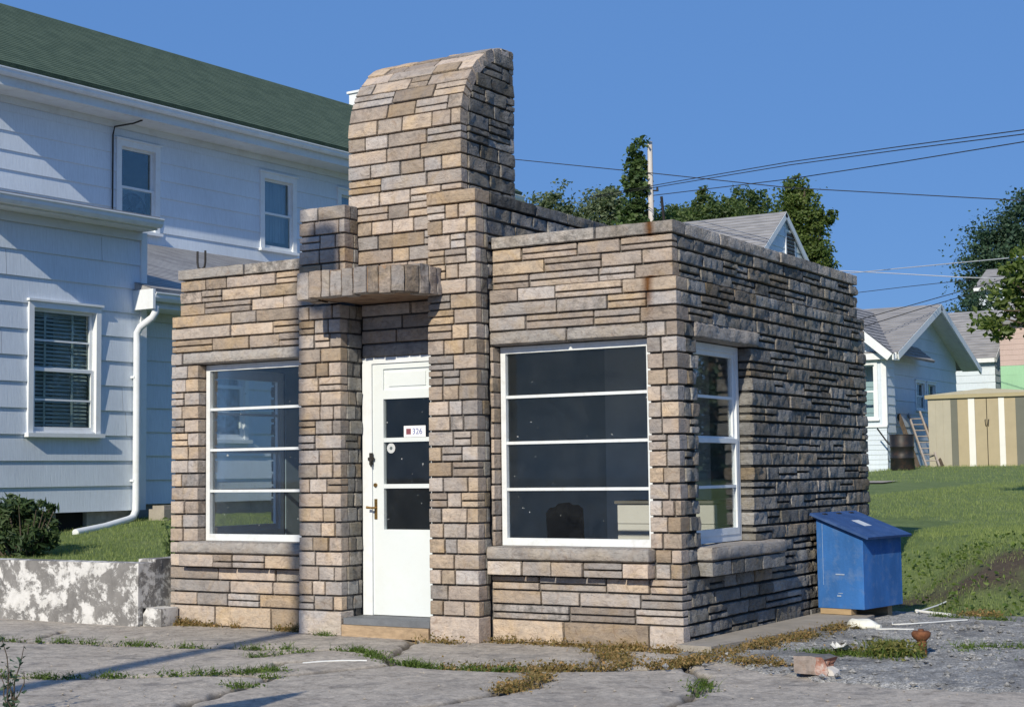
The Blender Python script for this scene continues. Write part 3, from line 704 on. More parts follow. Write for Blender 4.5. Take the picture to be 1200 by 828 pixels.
def house_window(parent,f,u0,z0,w,h,kind='curtain',bars=True,casing=.068,mat=None):
    """opening u0..u0+w, z0..z0+h; casing lies on the siding, sash and glass sit inside"""
    mat=mat or M['white_wood']; mb=MB(); c=casing; p0,p1=-.05,.038
    mb.box(f,u0-c,u0,z0-.02,z0+h+c,p0,p1); mb.box(f,u0+w,u0+w+c,z0-.02,z0+h+c,p0,p1); mb.box(f,u0,u0+w,z0+h,z0+h+c,p0,p1)
    mb.box(f,u0-c-.02,u0+w+c+.02,z0+h+c,z0+h+c+.025,p0,p1+.025); mb.box(f,u0-c-.03,u0+w+c+.03,z0-.065,z0-.02,p0,p1+.045); mb.box(f,u0,u0+w,z0-.02,z0+.0,p0,p1-.01)
    o=mb.build('window',mat,parent)
    m=z0+h/2
    for (a,b,n) in ((z0,m+.02,-.03),(m-.02,z0+h,-.062)):
        q=MB(); s=.045
        q.box(f,u0,u0+s,a,b,n,n+.03); q.box(f,u0+w-s,u0+w,a,b,n,n+.03); q.box(f,u0+s,u0+w-s,a,a+.05,n,n+.03); q.box(f,u0+s,u0+w-s,b-.035,b,n,n+.03)
        if bars: q.box(f,u0+s,u0+w-s,(a+b)/2-.01,(a+b)/2+.01,n+.003,n+.027)
        q.build('sash',mat,o)
        g=MB(); g.box(f,u0+s-.004,u0+w-s+.004,a+.046,b-.031,n+.010,n+.014); g.build('glass',M['glass_house'],o)
    if kind=='blind':
        q=MB(); zz=z0+.02
        while zz<z0+h-.03:
            O,uu,vv,nn=f
            q.box((O+vv*zz+nn*-.11,uu,(vv*.8+nn*-.6).normalized(),(nn*.8+vv*.6).normalized()),u0+.01,u0+w-.01,0,.040,0,.002); zz+=.043
        for uu_ in (u0+w*.28,u0+w*.72): q.box(f,uu_-.014,uu_+.014,z0,z0+h,-.088,-.085)
        q.build('blind',M['blind'],o)
    elif kind=='curtain':
        q=MB(); O,uu,vv,nn=f; N=30
        pts=[(u0+.02+(w-.04)*i/N, -.16+.02*math.sin(i*1.9)) for i in range(N+1)]
        for a,b in zip(pts[:-1],pts[1:]):
            q.quad(O+uu*a[0]+vv*(z0+h*.12)+nn*a[1],O+uu*b[0]+vv*(z0+h*.12)+nn*b[1],O+uu*b[0]+vv*(z0+h)+nn*b[1],O+uu*a[0]+vv*(z0+h)+nn*a[1])
        q.build('curtain',M['curtain'],o)
    elif kind=='fan':
        q=MB(); q.box(f,u0+.01,u0+w-.01,z0,z0+h*.55,-.20,-.19); q.build('curtain',M['curtain'],o)
        O,uu,vv,nn=f; q=MB(); cc=O+uu*(u0+w*.5)+vv*(z0+.33)+nn*-.10
        ring=[cc+uu*(.25*math.cos(t))+vv*(.25*math.sin(t)) for t in [2*math.pi*i/24 for i in range(25)]]
        q.tube(ring,.018,6,False)
        for k in range(5):
            t=2*math.pi*k/5; d=uu*math.cos(t)+vv*math.sin(t); e=uu*-math.sin(t)+vv*math.cos(t)
            q.quad(cc+d*.04-e*.03,cc+d*.22-e*.09+nn*.02,cc+d*.22+e*.06-nn*.02,cc+d*.04+e*.03)
        q.tube([cc-nn*.05,cc+nn*.04],.05,12); q.box(f,u0+.06,u0+w-.06,z0+.0,z0+.05,-.16,-.08)
        q.build('window_fan',M['iron'],o)
    # near-black sheet behind: the unlit room's darkness put into its colour
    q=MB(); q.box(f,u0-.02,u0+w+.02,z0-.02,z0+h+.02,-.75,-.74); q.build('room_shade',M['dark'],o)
    return o
JOINT=simple('siding_joint_shadow_gap',(.30,.31,.32),.8,.1,5,0)

# ================================================================== big white house on the left
HA=thing('white_house','large two storey white shingled house with green roof and white downspout','house',(-8.601,2.228,0),R(-3))
oH=-4.644
def hf(o,n=(1,0,0)): return (V3((o,0,0)),YA,ZA,V3(n))   # u = along the house
S0,S1=-1.25,1.165
# wing
ops=[(-.405,.465,1.765,3.12)]
mb=MB(); siding(mb,hf(0),S0,S1,.87,4.13,.2865,ops); 
mb.build('wall',[M['siding'],JOINT],HA)
mb=MB(); fs=(V3((0,S0,0)),-XA,ZA,-YA); siding(mb,fs,0,4.6,.87,4.13,.2865); fs=(V3((0,S1,0)),-XA,ZA,YA); siding(mb,fs,.3,4.6,3.2,4.13,.2865,stagger=False); siding(mb,fs,0,.3,.87,4.13,.2865,stagger=False)
mb.build('wall',[M['siding'],JOINT],HA)
mb=MB(); mb.box(hf(0),S1-.03,S1+.06,.87,4.13,-.05,.03); mb.build('corner_board',M['white_wood'],HA)
house_window(HA,hf(0),-.405,1.765,.87,1.355,'blind')
def gutter(f,a,b,z,depth=.12,h=.10,label=None):
    mb=MB(); O,uu,vv,nn=f
    prof=[(0,0),(.075,-.0),(.10,.035),(.105,.07),(.12,.085),(.12,h),(.112,h),(.112,.088),(.09,.07),(.085,.04),(.07,.012),(.008,.012),(.008,h),(0,h)]
    mb.prism(prof,a,b,0,(O+vv*z,nn,vv,uu)); return mb
def eaves(o,a,b,zs,ov,zg,parent=HA):
    """soffit box + fascia + gutter along an eave whose wall is at offset o"""
    mb=MB(); mb.box(hf(o),a,b,zs,zs+.025,.0,ov); mb.box(hf(o),a,b,zs+.0255,zg,ov-.03,ov-.004); mb.box(hf(o),a,b,zs-.10,zs-.002,.016,.045)
    mb.build('soffit',M['soffit'],parent)
    gutter(hf(o+ov),a,b,zg-.105).build('gutter',M['gutterwhite'],parent)
eaves(0,S0-.02,S1-.03,4.13,.30,4.255)
mb=MB(); roof_slope(mb,(.33,S0-.02,4.27),(.33,S1-.02,4.27),(oH+.02,S0-.02,4.40),(oH+.02,S1-.02,4.40),30); mb.build('roof',M['grey_roof'],HA)
# lean-to behind the wing
LO=-.25; L1=9.5
mb=MB(); siding(mb,hf(LO),S1,L1,.93,3.22,.2865,[(2.25,3.12,1.73,3.02)],stagger=False); mb.build('wall',[M['siding'],JOINT],HA)
mb=MB(); fs=(V3((LO,L1,0)),-XA,ZA,YA); siding(mb,fs,0,4.4,.93,3.22,.2865,stagger=False); mb.build('wall',[M['siding'],JOINT],HA)
house_window(HA,hf(LO),2.25,1.73,.87,1.29,'curtain')
eaves(LO,S1-.10,L1+.1,3.22,.50,3.40)
mb=MB(); mb.box(hf(LO),S1-.14,S1-.102,3.20,3.43,.20,.60); mb.build('eave_end_board',M['white_wood'],HA)
mb=MB(); roof_slope(mb,(LO+.56,S1-.13,3.44),(LO+.56,L1+.1,3.44),(oH+.02,S1+.01,4.93),(oH+.02,L1+.1,4.93),36,lip=.006); mb.build('roof',M['dark_roof'],HA)
mb=MB(); mb.box(hf(LO),S1+.07,L1,3.25,3.41,.0,.02); mb.build('frieze_board',M['white_wood'],HA)
# foundation
mb=MB(); mb.box(hf(-.05),S0,-.02,.45,.868,-.2,0); mb.box(hf(-.05),.42,S1,.45,.868,-.2,0); mb.box(hf(LO-.04),S1+.02,L1,.45,.93,-.2,0); mb.build('foundation',M['found'],HA)
mb=MB(); mb.box(hf(-.12),-.04,.44,.45,.86,-.2,0); mb.build('basement_opening',M['dark'],HA)  # solid near-black box: the opening's darkness is put into its colour
# downspout
mb=MB()
mb.tube([(.30,S1-.05,3.235),(.30,S1-.06,3.16),(.27,S1-.075,3.10),(.12,S1-.12,3.00),(.075,S1-.13,2.93),(.075,S1-.13,2.80),(.075,S1-.13,.98),(.075,S1-.135,.86),(.09,S1-.19,.79),(.13,S1-.30,.765),(.24,S1-.75,.70),(.36,S1-1.25,.655)],.043,10)
for z in (1.2,2.4): mb.box(hf(0),S1-.18,S1-.08,z,z+.025,.02,.085)
mb.build('downspout',M['gutterwhite'],HA)
# two-storey block
H0,H1,ZE,ZR,HW=2.12,15.1,6.78,9.43,-3.5
wins=[(4.93,.70,5.135,1.28,'fan'),(8.14,.72,5.18,1.21,'curtain'),(10.17,.72,5.18,1.21,'curtain')]
mb=MB(); siding(mb,hf(oH),H0+.05,H1,4.0,ZE,.285,[(a,a+w,z,z+h) for a,w,z,h,k in wins],stagger=False); mb.build('wall',[M['siding'],JOINT],HA)
for yy,nn_ in ((H0+.05,-YA),(H1,YA)):
    mb=MB(); fs=(V3((oH,yy,0)),-XA,ZA,nn_); siding(mb,fs,0,7,.9,9.3,.285,gable=(3.5,.60,9.35),stagger=False); mb.build('wall',[M['siding'],JOINT],HA)
mb=MB(); siding(mb,(V3((oH-7,0,0)),YA,ZA,-XA),H0+.05,H1,.9,ZE,.285,stagger=False); mb.build('wall',[M['siding'],JOINT],HA)
for a,w,z,h,k in wins: house_window(HA,hf(oH),a,z,w,h,k,bars=False,casing=.10)
eaves(oH,H0,H1+.25,ZE,.52,7.02)
mb=MB()
roof_slope(mb,(oH+.58,H0,7.10),(oH+.58,H1+.25,7.10),(oH+HW,H0,ZR),(oH+HW,H1+.25,ZR),36,lip=.005)
roof_slope(mb,(oH-7.58,H0,7.04),(oH-7.58,H1+.25,7.04),(oH+HW,H0,ZR),(oH+HW,H1+.25,ZR),20,lip=.012)
mb.build('roof',M['green_roof'],HA)
mb=MB(); mb.box((V3((oH+HW,14.93,9.1)),XA,ZA,YA),-.2,.2,0,.63,-.12,.2); mb.box((V3((oH+HW,14.93,9.73)),XA,ZA,YA),-.24,.24,0,.05,-.16,.24); mb.build('chimney',M['white_wood'],HA)
mb=MB(); f=hf(oH); mb.tube([(oH+.42,5.0,6.775),(oH+.30,4.93,6.73),(oH+.06,4.76,6.68),(oH+.04,4.745,6.55),(oH+.04,4.745,5.0)],.013,6); mb.build('conduit',M['iron'],HA)
# block beside the house corner
mb=MB(); mb.box(W,-.12,.12,-.22,.22,0,.16); mb.box(W,-.09,.09,-.19,.19,.16,.20)
o=mb.build('concrete_block',M['slab']); o.location=(-8.22,3.55,.72); tag(o,'low grey concrete block on the grass beside the foot of the downspout','block')

# ================================================================== ground
def smooth(a,b,x): t=np.clip((x-a)/(b-a),0,1); return t*t*(3-2*t)
def lawn_h(x,y):
    left=.50+.27*smooth(.3,4,y)+.15*smooth(6,24,y)+.35*smooth(20,32,y)
    yb=np.interp(x,[-1,.2,.9,1.2,1.6,3,6,30],[4.4,4.35,3.05,2.95,3.0,2.6,2.2,2.2])
    right=-.03+.50*smooth(0,2.5,y-yb)+.02*np.clip(y-yb,0,60)*.9+.28*smooth(12,34,y)
    w=smooth(-4.6,-.2,x)
    h=left*(1-w)+right*w
    h=h-.26*np.exp(-((x+9.6)/1.1)**2-((y-29.5)/3.)**2)
    return h+.018*np.sin(x*1.7+y*.9)*np.sin(y*1.3-x*.6)*np.clip(y-yb,0,1)*w+.25*smooth(40,70,y)
def axis(pts):
    out=[]
    for a,b,st in pts: out+=list(np.arange(a,b-1e-6,st))
    return np.array(out+[pts[-1][1]])
xs=axis([(-300,-60,40),(-60,-14,4),(-14,-4.82,.17),(-4.82,0,.4017),(0,6,.12),(6,14,1),(14,60,6),(60,300,40)])
ys=axis([(-.06,4.06,.103),(4.06,10,.18),(10,40,1.2),(40,90,6),(90,400,40)])
X,Y=np.meshgrid(xs,ys,indexing='ij'); Z=lawn_h(X,Y)
near=(np.abs(X)<14)&(Y<10); Z=Z+np.where(near,rng.normal(0,.008,Z.shape),0)
nx,ny=X.shape; vid=np.arange(nx*ny).reshape(nx,ny)
q=np.stack([vid[:-1,:-1],vid[1:,:-1],vid[1:,1:],vid[:-1,1:]],-1).reshape(-1,4)
cx=((X[:-1,:-1]+X[1:,1:])/2).ravel(); cyy=((Y[:-1,:-1]+Y[1:,1:])/2).ravel()
keep=~((cx>-4.83)&(cx<.001)&(cyy<4.06))&~((cx>0)&(cyy<2.0))&~((cx<-4.83)&(cx>-4.9))
keep&=~((cx>-4.95)&(cx<-4.82)&(cyy<1.5))
# bare soil on the cut bank
soil=np.exp(-(((X-1.0)/1.1)**2+((Y-4.5)/.62)**2))*1.7*(X>0)*(0.65+.45*np.sin(X*5+Y*3)*np.sin(Y*6-X*2))
tint=np.zeros((nx*ny,4)); tint[:,2]=np.clip(soil,0,1).ravel(); tint[:,3]=1
lawn=np_mesh('lawn',np.stack([X,Y,Z],-1).reshape(-1,3),q[keep],M['lawn'],None,tint,True); tag(lawn,kind='structure')

# far ground and road behind the camera
mb=MB(); mb.quad((-300,-300,-.06),(300,-300,-.06),(300,2.2,-.06),(-300,2.2,-.06)); o=mb.build('road',M['asphalt']); tag(o,kind='structure')
# cracked concrete forecourt, with real open joints
def pl(*p): return [np.array(p[i:i+2],float) for i in range(len(p)-1)]
cracks=[[(-6.2,-1.5),(-5.1,-1.55),(-4.55,-1.42),(-4.0,-1.35),(-3.45,-1.28),(-3.0,-1.15),(-2.6,-1.0)],
 [(-5.0,-1.5),(-5.1,-1.1),(-5.3,-.75)],
 [(-3.6,-3.1),(-2.95,-2.95),(-2.5,-2.62),(-2.2,-2.35),(-2.1,-2.15),(-2.2,-1.75),(-2.0,-1.55)],
 [(-2.55,-1.55),(-2.45,-1.12),(-2.3,-.95)],
 [(-3.05,-1.2),(-2.5,-1.15),(-2.3,-.95),(-2.05,-.95),(-1.62,-1.33),(-1.4,-1.42),(-1.0,-1.52),(-.5,-1.36),(-.1,-1.12),(.2,-.88),(.35,-.5)],
 [(-.1,-2.5),(-.1,-2.05),(-.18,-1.7),(-.3,-1.45)],
 [(-1.4,-1.42),(-1.75,-2.3),(-1.55,-3.2),(-1.2,-4.6)],
 [(-2.2,-2.35),(-1.75,-2.3)],
 [(1.0,-2.9),(.95,-1.9),(.75,-1.2),(.5,-.85),(.3,-.7)],
 [(-.1,-2.5),(-.4,-3.6),(-.3,-5)],[(-3.6,-3.1),(-4.6,-3.3),(-6.5,-3.2)],
 [(-2.2,-.2),(-2.0,-.55),(-1.62,-1.33)],[(-.5,-.05),(-.35,-.5),(-.1,-1.12)]]
px=np.arange(-8.2,3.6,.018); py=np.arange(-5.2,.36,.018)
PX,PY=np.meshgrid(px,py,indexing='ij')
dmin=np.full(PX.shape,9.); wob=.03*np.sin(PX*9+PY*4)+.02*np.sin(PY*17-PX*5)
for c in cracks:
    for (a,b) in zip(c[:-1],c[1:]):
        a,b=np.array(a),np.array(b); d=b-a; t=np.clip(((PX+wob-a[0])*d[0]+(PY+wob-a[1])*d[1])/(d@d),0,1)
        dmin=np.minimum(dmin,np.hypot(PX+wob-a[0]-t*d[0],PY+wob-a[1]-t*d[1]))
Zp=-.04*np.clip(1.5-(dmin/.034),0,1)-.014*np.clip(1-dmin/.12,0,1)
Zp+=.008*np.sin(PX*1.1+.5)*np.sin(PY*1.4)+rng.normal(0,.0012,PX.shape)
tint=np.zeros((PX.size,4)); 
cell=(np.sin(np.floor(PX*.7+.3*np.floor(PY*.8))*12.9+np.floor(PY*.8)*78.2)*43758.5)%1
tint[:,1]=(.5+.12*np.sin(PX*.9+1)*np.cos(PY*1.1)).ravel(); tint[:,2]=(np.clip(1.7-dmin/.034,0,1)*.97).ravel(); tint[:,3]=1
vid=np.arange(PX.size).reshape(PX.shape)
q=np.stack([vid[:-1,:-1],vid[1:,:-1],vid[1:,1:],vid[:-1,1:]],-1).reshape(-1,4)
o=np_mesh('pavement',np.stack([PX,PY,Zp],-1).reshape(-1,3),q,M['concrete'],None,tint,True); tag(o,kind='structure')
mb=MB(); cm=M['concrete']
for (a,b,c,d) in ((-40,-8.2,-5.2,.0),(3.58,30,-5.2,2.3)): mb.quad((a,c,-.004),(b,c,-.004),(b,d,-.004),(a,d,-.004))
o=mb.build('forecourt',M['slab']); tag(o,kind='structure')
# crumbled asphalt patch by the side wall (raised broken edge)
gx=np.arange(.0,7.0,.028); gy=np.arange(-1.6,3.9,.032); GX,GY=np.meshgrid(gx,gy,indexing='ij')
edge=np.interp(GX,[0,.35,.6,.9,1.2,1.56,2.0,2.45,3.2,7],[-.2,-.35,-.5,-.72,-.86,-1.02,-1.08,-1.02,-1.2,-1.3])+.05*np.sin(GX*13)+.03*np.sin(GX*31+1)
inn=GY-edge
nzn=np.array([mnoise.fractal(V3((a*1.6,b*1.6,3.)),1,2,5) for a,b in zip(GX.ravel()[::1],GY.ravel()[::1])]).reshape(GX.shape)
GZ=np.clip(inn/.05,-1,1)*.016+.016+.018*nzn*np.clip(inn/.3,0,1)-.012+rng.normal(0,.0022,GX.shape)
GZ=np.where(inn<-.05,-.06,GZ); GZ-=.05*smooth(3.3,3.8,GY)
vid=np.arange(GX.size).reshape(GX.shape); q=np.stack([vid[:-1,:-1],vid[1:,:-1],vid[1:,1:],vid[:-1,1:]],-1).reshape(-1,4)
k=(inn>-.07)[:-1,:-1].ravel()
o=np_mesh('gravel_patch',np.stack([GX,GY,GZ],-1).reshape(-1,3),q[k],M['gravel'],None,None,False); tag(o,kind='structure')
# drive strip across the lawn
def drape(pts,w,name,mat,lift=.02):
    vs=[];fs=[]
    for i,(x,y) in enumerate(pts):
        for s in (-1,1):
            yy=y+s*w/2; vs.append((x,yy,float(lawn_h(np.array(x),np.array(yy)))+lift))
        if i: fs.append((2*i-2,2*i-1,2*i+1,2*i))
    o=np_mesh(name,vs,fs,mat,None,None,True); tag(o,kind='structure')
drape([(-9+i*.5,21.6+.12*math.sin(i*1.3)+(.10*max(0,i-4))) for i in range(8)],1.1+0*1,'path',M['slab'],.03)

# loose stones on the broken asphalt
mb=MB()
for i in range(650):
    x=U(.3,3.2); y=U(-1.1,2.6)
    if y<np.interp(x,[0,.35,.6,.9,1.2,1.56,2.0,2.45,3.2,7],[-.2,-.35,-.5,-.72,-.86,-1.02,-1.08,-1.02,-1.2,-1.3])-.12 and random.random()<.85: continue
    if x<.62 and y>-.2: continue
    r=random.choice([.006,.009,.012,.018,.026]) ; c=V3((x,y,.018+r*.4))
    vs=[c+V3((a*r*U(.7,1.3),b*r*U(.7,1.3),cc*r*U(.5,.9))) for a,b,cc in ((1,0,0),(-1,0,0),(0,1,0),(0,-1,0),(0,0,1),(0,0,-1))]
    mb.add(vs,[(0,2,4),(2,1,4),(1,3,4),(3,0,4),(2,0,5),(1,2,5),(3,1,5),(0,3,5)])
o=mb.build('loose_gravel',M['gravel']); tag(o,kind='stuff')
mb=MB()
for i in range(420):
    x=U(-5,2.4); y=U(-4,.0); r=random.choice([.004,.005,.007,.012]); c=V3((x,y,.002))
    vs=[c+V3((a*r*U(.7,1.3),b*r*U(.7,1.3),cc*r*U(.5,.9))) for a,b,cc in ((1,0,0),(-1,0,0),(0,1,0),(0,-1,0),(0,0,1),(0,0,-1))]
    mb.add(vs,[(0,2,4),(2,1,4),(1,3,4),(3,0,4),(2,0,5),(1,2,5),(3,1,5),(0,3,5)])
o=mb.build('grit',M['slab']); tag(o,kind='stuff')

# retaining wall
rw=thing('retaining_wall','low concrete retaining wall with flaking whitewash holding up the lawn','wall',(-5,-.25,0))
def rough_wall(mb,x0,x1,y0,y1,z0,z1,step=.08):
    nx_=max(2,int((x1-x0)/step)); nz_=max(2,int((z1-z0)/step)); ny_=max(2,int((y1-y0)/step))
    def grid(o,a,b,na,nb,nrm):
        vs=[];fs=[]
        for i in range(na+1):
            for j in range(nb+1):
                q=V3(o)+V3(a)*i/na+V3(b)*j/nb; h=mnoise.fractal(q*3.,1,2,4)*.018
                e=0 if (i in(0,na) or j in(0,nb)) else 1
                vs.append(q+V3(nrm)*h*e)
        for i in range(na):
            for j in range(nb): fs.append((i*(nb+1)+j,(i+1)*(nb+1)+j,(i+1)*(nb+1)+j+1,i*(nb+1)+j+1))
        if V3(a).cross(V3(b)).dot(V3(nrm))<0: fs=[f[::-1] for f in fs]
        mb.add(vs,fs,True)
    dx,dy,dz=(x1-x0,0,0),(0,y1-y0,0),(0,0,z1-z0)
    grid((x0,y0,z0),dx,dz,nx_,nz_,(0,-1,0)); grid((x0,y0,z1),dx,dy,nx_,ny_,(0,0,1)); grid((x1,y0,z0),dy,dz,ny_,nz_,(1,0,0)); grid((x0,y1,z0),dx,dz,nx_,nz_,(0,1,0)); grid((x0,y0,z0),dy,dz,ny_,nz_,(-1,0,0))
mb=MB(); rough_wall(mb,-7.1,.085,-.03,.17,-.05,.525); o=mb.build('wall_face',M['retain'],rw)
mb=MB(); rough_wall(mb,-.115,.085,.175,1.9,-.05,.55); o=mb.build('wall_return',M['retain'],rw)
mb=MB(); rough_wall(mb,-4.905,-4.826,-.23,.30,-.05,.15,.05); rough_wall(mb,-4.905,-4.70,-.23,-.03,-.05,.15,.05); o=mb.build('concrete_stub',M['retain']); tag(o,'whitewashed concrete stub filling the corner where retaining wall meets stone shop','block')

# ================================================================== plants
def blades(name,pts,h,w,mat,kind='stuff',lean=.5,vary=.5,label=None,cat=None,tintr=(0,1)):
    """one narrow bent blade (2 quads as 4 verts + tip) per point"""
    pts=np.asarray(pts,float); n=len(pts)
    h=np.broadcast_to(h,(n,))*rng.uniform(1-vary,1+vary,n); w=np.broadcast_to(w,(n,))
    a=rng.uniform(0,2*np.pi,n); la=rng.uniform(0,2*np.pi,n); ln=rng.uniform(.1,lean,n)*h
    sx,sy=np.cos(a)*w/2,np.sin(a)*w/2; lx,ly=np.cos(la)*ln,np.sin(la)*ln
    z0=np.zeros(n)
    v=np.stack([pts+np.stack([-sx,-sy,z0],-1),pts+np.stack([sx,sy,z0],-1),
                pts+np.stack([sx*.7+lx*.4,sy*.7+ly*.4,h*.6],-1),pts+np.stack([-sx*.7+lx*.4,-sy*.7+ly*.4,h*.6],-1),
                pts+np.stack([lx,ly,h],-1)],1).reshape(-1,3)
    b=np.arange(n)*5
    f=np.concatenate([np.stack([b,b+1,b+2],-1),np.stack([b,b+2,b+3],-1),np.stack([b+3,b+2,b+4],-1)])
    t=np.ones((n,4)); t[:,0]=rng.uniform(*tintr,n); t[:,1]=rng.uniform(.2,.9,n)
    o=np_mesh(name,v,f,mat,None,np.repeat(t,5,0)); 
    if kind: tag(o,kind=kind)
    if label: tag(o,label,cat)
    return o
def leafmesh(name,pts,size,mat,parent=None,aspect=.5,droop=.3,tint=None,updir=None):
    """diamond leaves, slightly folded"""
    pts=np.asarray(pts,float); n=len(pts)
    size=np.broadcast_to(size,(n,))*rng.uniform(.45,1.5,n)
    d=rng.normal(0,1,(n,3)); d[:,2]=d[:,2]*.6-droop
    if updir is not None: d=d*.55+updir
    d/=np.linalg.norm(d,axis=1,keepdims=True)
    s=np.cross(d,rng.normal(0,1,(n,3))); s/=np.linalg.norm(s,axis=1,keepdims=True); nn=np.cross(d,s)
    L=size[:,None]; wv=s*L*aspect*.5
    v=np.stack([pts-d*L*.5,pts+wv+nn*L*.08,pts+d*L*.5-nn*L*.06,pts-wv+nn*L*.08],1).reshape(-1,3)
    b=np.arange(n)*4; f=np.concatenate([np.stack([b,b+1,b+2],-1),np.stack([b,b+2,b+3],-1)])
    if tint is None: tint=np.stack([rng.uniform(0,1,n),rng.uniform(.15,.85,n),np.zeros(n),np.ones(n)],-1)
    return np_mesh(name,v,f,mat,parent,np.repeat(tint,4,0))
def crown_points(blobs,n,clump=.22,shell=.55):
    """leaf positions: clumps spread through ellipsoids"""
    vol=np.array([b[1][0]*b[1][1]*b[1][2] for b in blobs])**.67; vol/=vol.sum(); P=[];T=[];Cc=[]
    for (c,r),wt in zip(blobs,vol):
        m=max(6,int(n*wt)); k=max(4,int(m/42)); r=np.array(r)
        d=rng.normal(0,1,(k,3)); d/=np.linalg.norm(d,axis=1,keepdims=True); rad=rng.uniform(shell,1.08,(k,1))
        cen=np.array(c)+d*rad*r; cs=rng.uniform(.5,1.3,k)*clump*r.mean()
        ci=rng.integers(0,k,m); off=np.clip(rng.normal(0,1,(m,3)),-1.7,1.7)*cs[ci][:,None]*np.array([1,1,.62])
        P.append(cen[ci]+off); tr=rng.uniform(0,1,k)
        T.append(np.stack([np.clip(tr[ci]*.7+rng.uniform(0,.4,m),0,1),np.clip(rng.normal(.5,.18,m)+(rng.uniform(-.18,.18,k))[ci],0,1),np.zeros(m),np.ones(m)],-1)); Cc.append(cen)
    return np.concatenate(P),np.concatenate(T),np.concatenate(Cc)
def tree(label,base,h,blobs,nleaf,size,mat,trunk_r=.18,group=None,name='tree',clump=.22,bark=None,aspect=.62):
    base=V3(base); t=thing(name,label,'tree',base,0,group)
    bl=[((c[0],c[1],c[2]),r) for c,r in blobs]
    P,T,Cn=crown_points(bl,nleaf,clump)
    leafmesh('crown',P,size,mat,t,aspect,.25,T)
    mb=MB(); top=max(c[2] for c,r in bl); k=5
    sp=[V3((U(-.08,.08)*i*.5,U(-.08,.08)*i*.5,top*i/k)) for i in range(k+1)]
    mb.tube(sp,[trunk_r*(1-.75*i/k) for i in range(k+1)],8)
    for c,r in bl:
        for j in range(3):
            a=sp[random.choice((2,3,4))]; e=V3(c)+V3((U(-.6,.6)*r[0],U(-.6,.6)*r[1],U(-.4,.5)*r[2]))
            m=a.lerp(e,.5)+V3((0,0,-.05*(e-a).length)); mb.tube([a,m,e],[trunk_r*.4,trunk_r*.25,trunk_r*.08],5)
    mb.build('trunk',bark or M['bark'],t); return t
gh=lambda x,y: float(lawn_h(np.array(float(x)),np.array(float(y))))

# lawn blades
def rnd(n,x0,x1,y0,y1): return np.stack([rng.uniform(x0,x1,n),rng.uniform(y0,y1,n)],-1)
a=rnd(30000,-10.5,-4.93,-.04,4.6)
b=rnd(42000,-.6,2.6,2.9,9.5); b=b[~((b[:,0]<.05)&(b[:,1]<4.1))]
ybb=np.interp(b[:,0],[-1,.2,.9,1.2,1.6,3],[4.4,4.35,3.05,2.95,3.0,2.6]); so=np.exp(-(((b[:,0]-1.0)/1.1)**2+((b[:,1]-4.5)/.62)**2))*1.3
b=b[(b[:,1]>ybb-.05+rng.normal(0,.12,len(b)))&(rng.uniform(0,1,len(b))>so*.72)]
c=rnd(42000,-3.5,2.0,9.5,22); d=rnd(16000,-10,0,22,36)
def up(a,s): return np.stack([a[:,0],a[:,1],lawn_h(a[:,0],a[:,1])-.005],-1),s*np.ones(len(a))
PP=[up(a,.036),up(b,.036),up(c,.04),up(d,.055)]
pts=np.concatenate([p for p,_ in PP]); hs=np.concatenate([s for _,s in PP]); ws=hs*.11+.002*(hs>.07)
blades('grass',pts,hs,ws,M['grass'],'stuff',.8)
# broad leaved weeds on the bank
w=rnd(1700,-.5,2.4,3.2,6.0); w=w[w[:,1]>np.interp(w[:,0],[-1,.2,.9,1.2,1.6,3],[4.4,4.35,3.05,2.95,3.0,2.6])+.1]
w=w[~((w[:,0]<.05)&(w[:,1]<4.15))]
so=np.exp(-(((w[:,0]-1.0)/1.1)**2+((w[:,1]-4.5)/.62)**2))*1.3; w=w[rng.uniform(0,1,len(w))>so*.7]
wp=np.stack([w[:,0],w[:,1],lawn_h(w[:,0],w[:,1])+rng.uniform(.01,.09,len(w))],-1)
o=leafmesh('bank_weeds',wp,.045,M['weed'],None,.6,.0); tag(o,kind='stuff')
# weeds in the joints
def tufts(lines,n,spread,clump):
    P=[]
    for line,k in lines:
        seg=[V3((*p,0)) for p in line]; L=[0]
        for a_,b_ in zip(seg[:-1],seg[1:]): L.append(L[-1]+(b_-a_).length)
        cs=np.sort(rng.uniform(0,L[-1],k))
        for s_ in cs:
            i=max(0,min(len(seg)-2,int(np.searchsorted(L,s_))-1)); p=seg[i].lerp(seg[i+1],(s_-L[i])/max(1e-6,L[i+1]-L[i]))
            m=int(rng.integers(n[0],n[1])*U(.35,1.5)); r=U(*clump)*U(.7,1.6)
            q=rng.normal(0,1,(m,2))*[r*1.4,r*spread]+[p.x,p.y]; P.append(q)
    return np.concatenate(P)
green=tufts([(cracks[0],24),([(-5.0,-2.35),(-4.9,-2.3)],2),([(-3.6,-3.1),(-2.95,-2.95),(-2.5,-2.62),(-2.2,-2.35)],16),([(-2.2,-2.35),(-2.0,-2.2),(-1.9,-2.05)],10),([(-2.55,-1.55),(-2.45,-1.12)],5),([(-2.3,-.95),(-2.05,-.95),(-1.62,-1.33),(-1.4,-1.42)],15),([(-1.4,-1.42),(-1.0,-1.52),(-.5,-1.40)],24),([(-1.75,-2.3),(-1.6,-2.9)],4),([(.95,-1.9),(.75,-1.3)],6),([(1.25,.15),(1.0,.1),(.8,.15)],16),([(1.75,.55),(1.7,1.0),(2.2,1.1)],12),([(2.3,.2),(2.7,-.3),(2.6,-.8)],16),([(-3.2,-.05),(-2.9,-.3)],4),([(.9,3.0),(1.3,2.85),(1.8,2.9)],14)],(26,70),.55,(.02,.055))
def flat(p,z=0.0): return np.stack([p[:,0],p[:,1],np.full(len(p),z-.012)],-1)
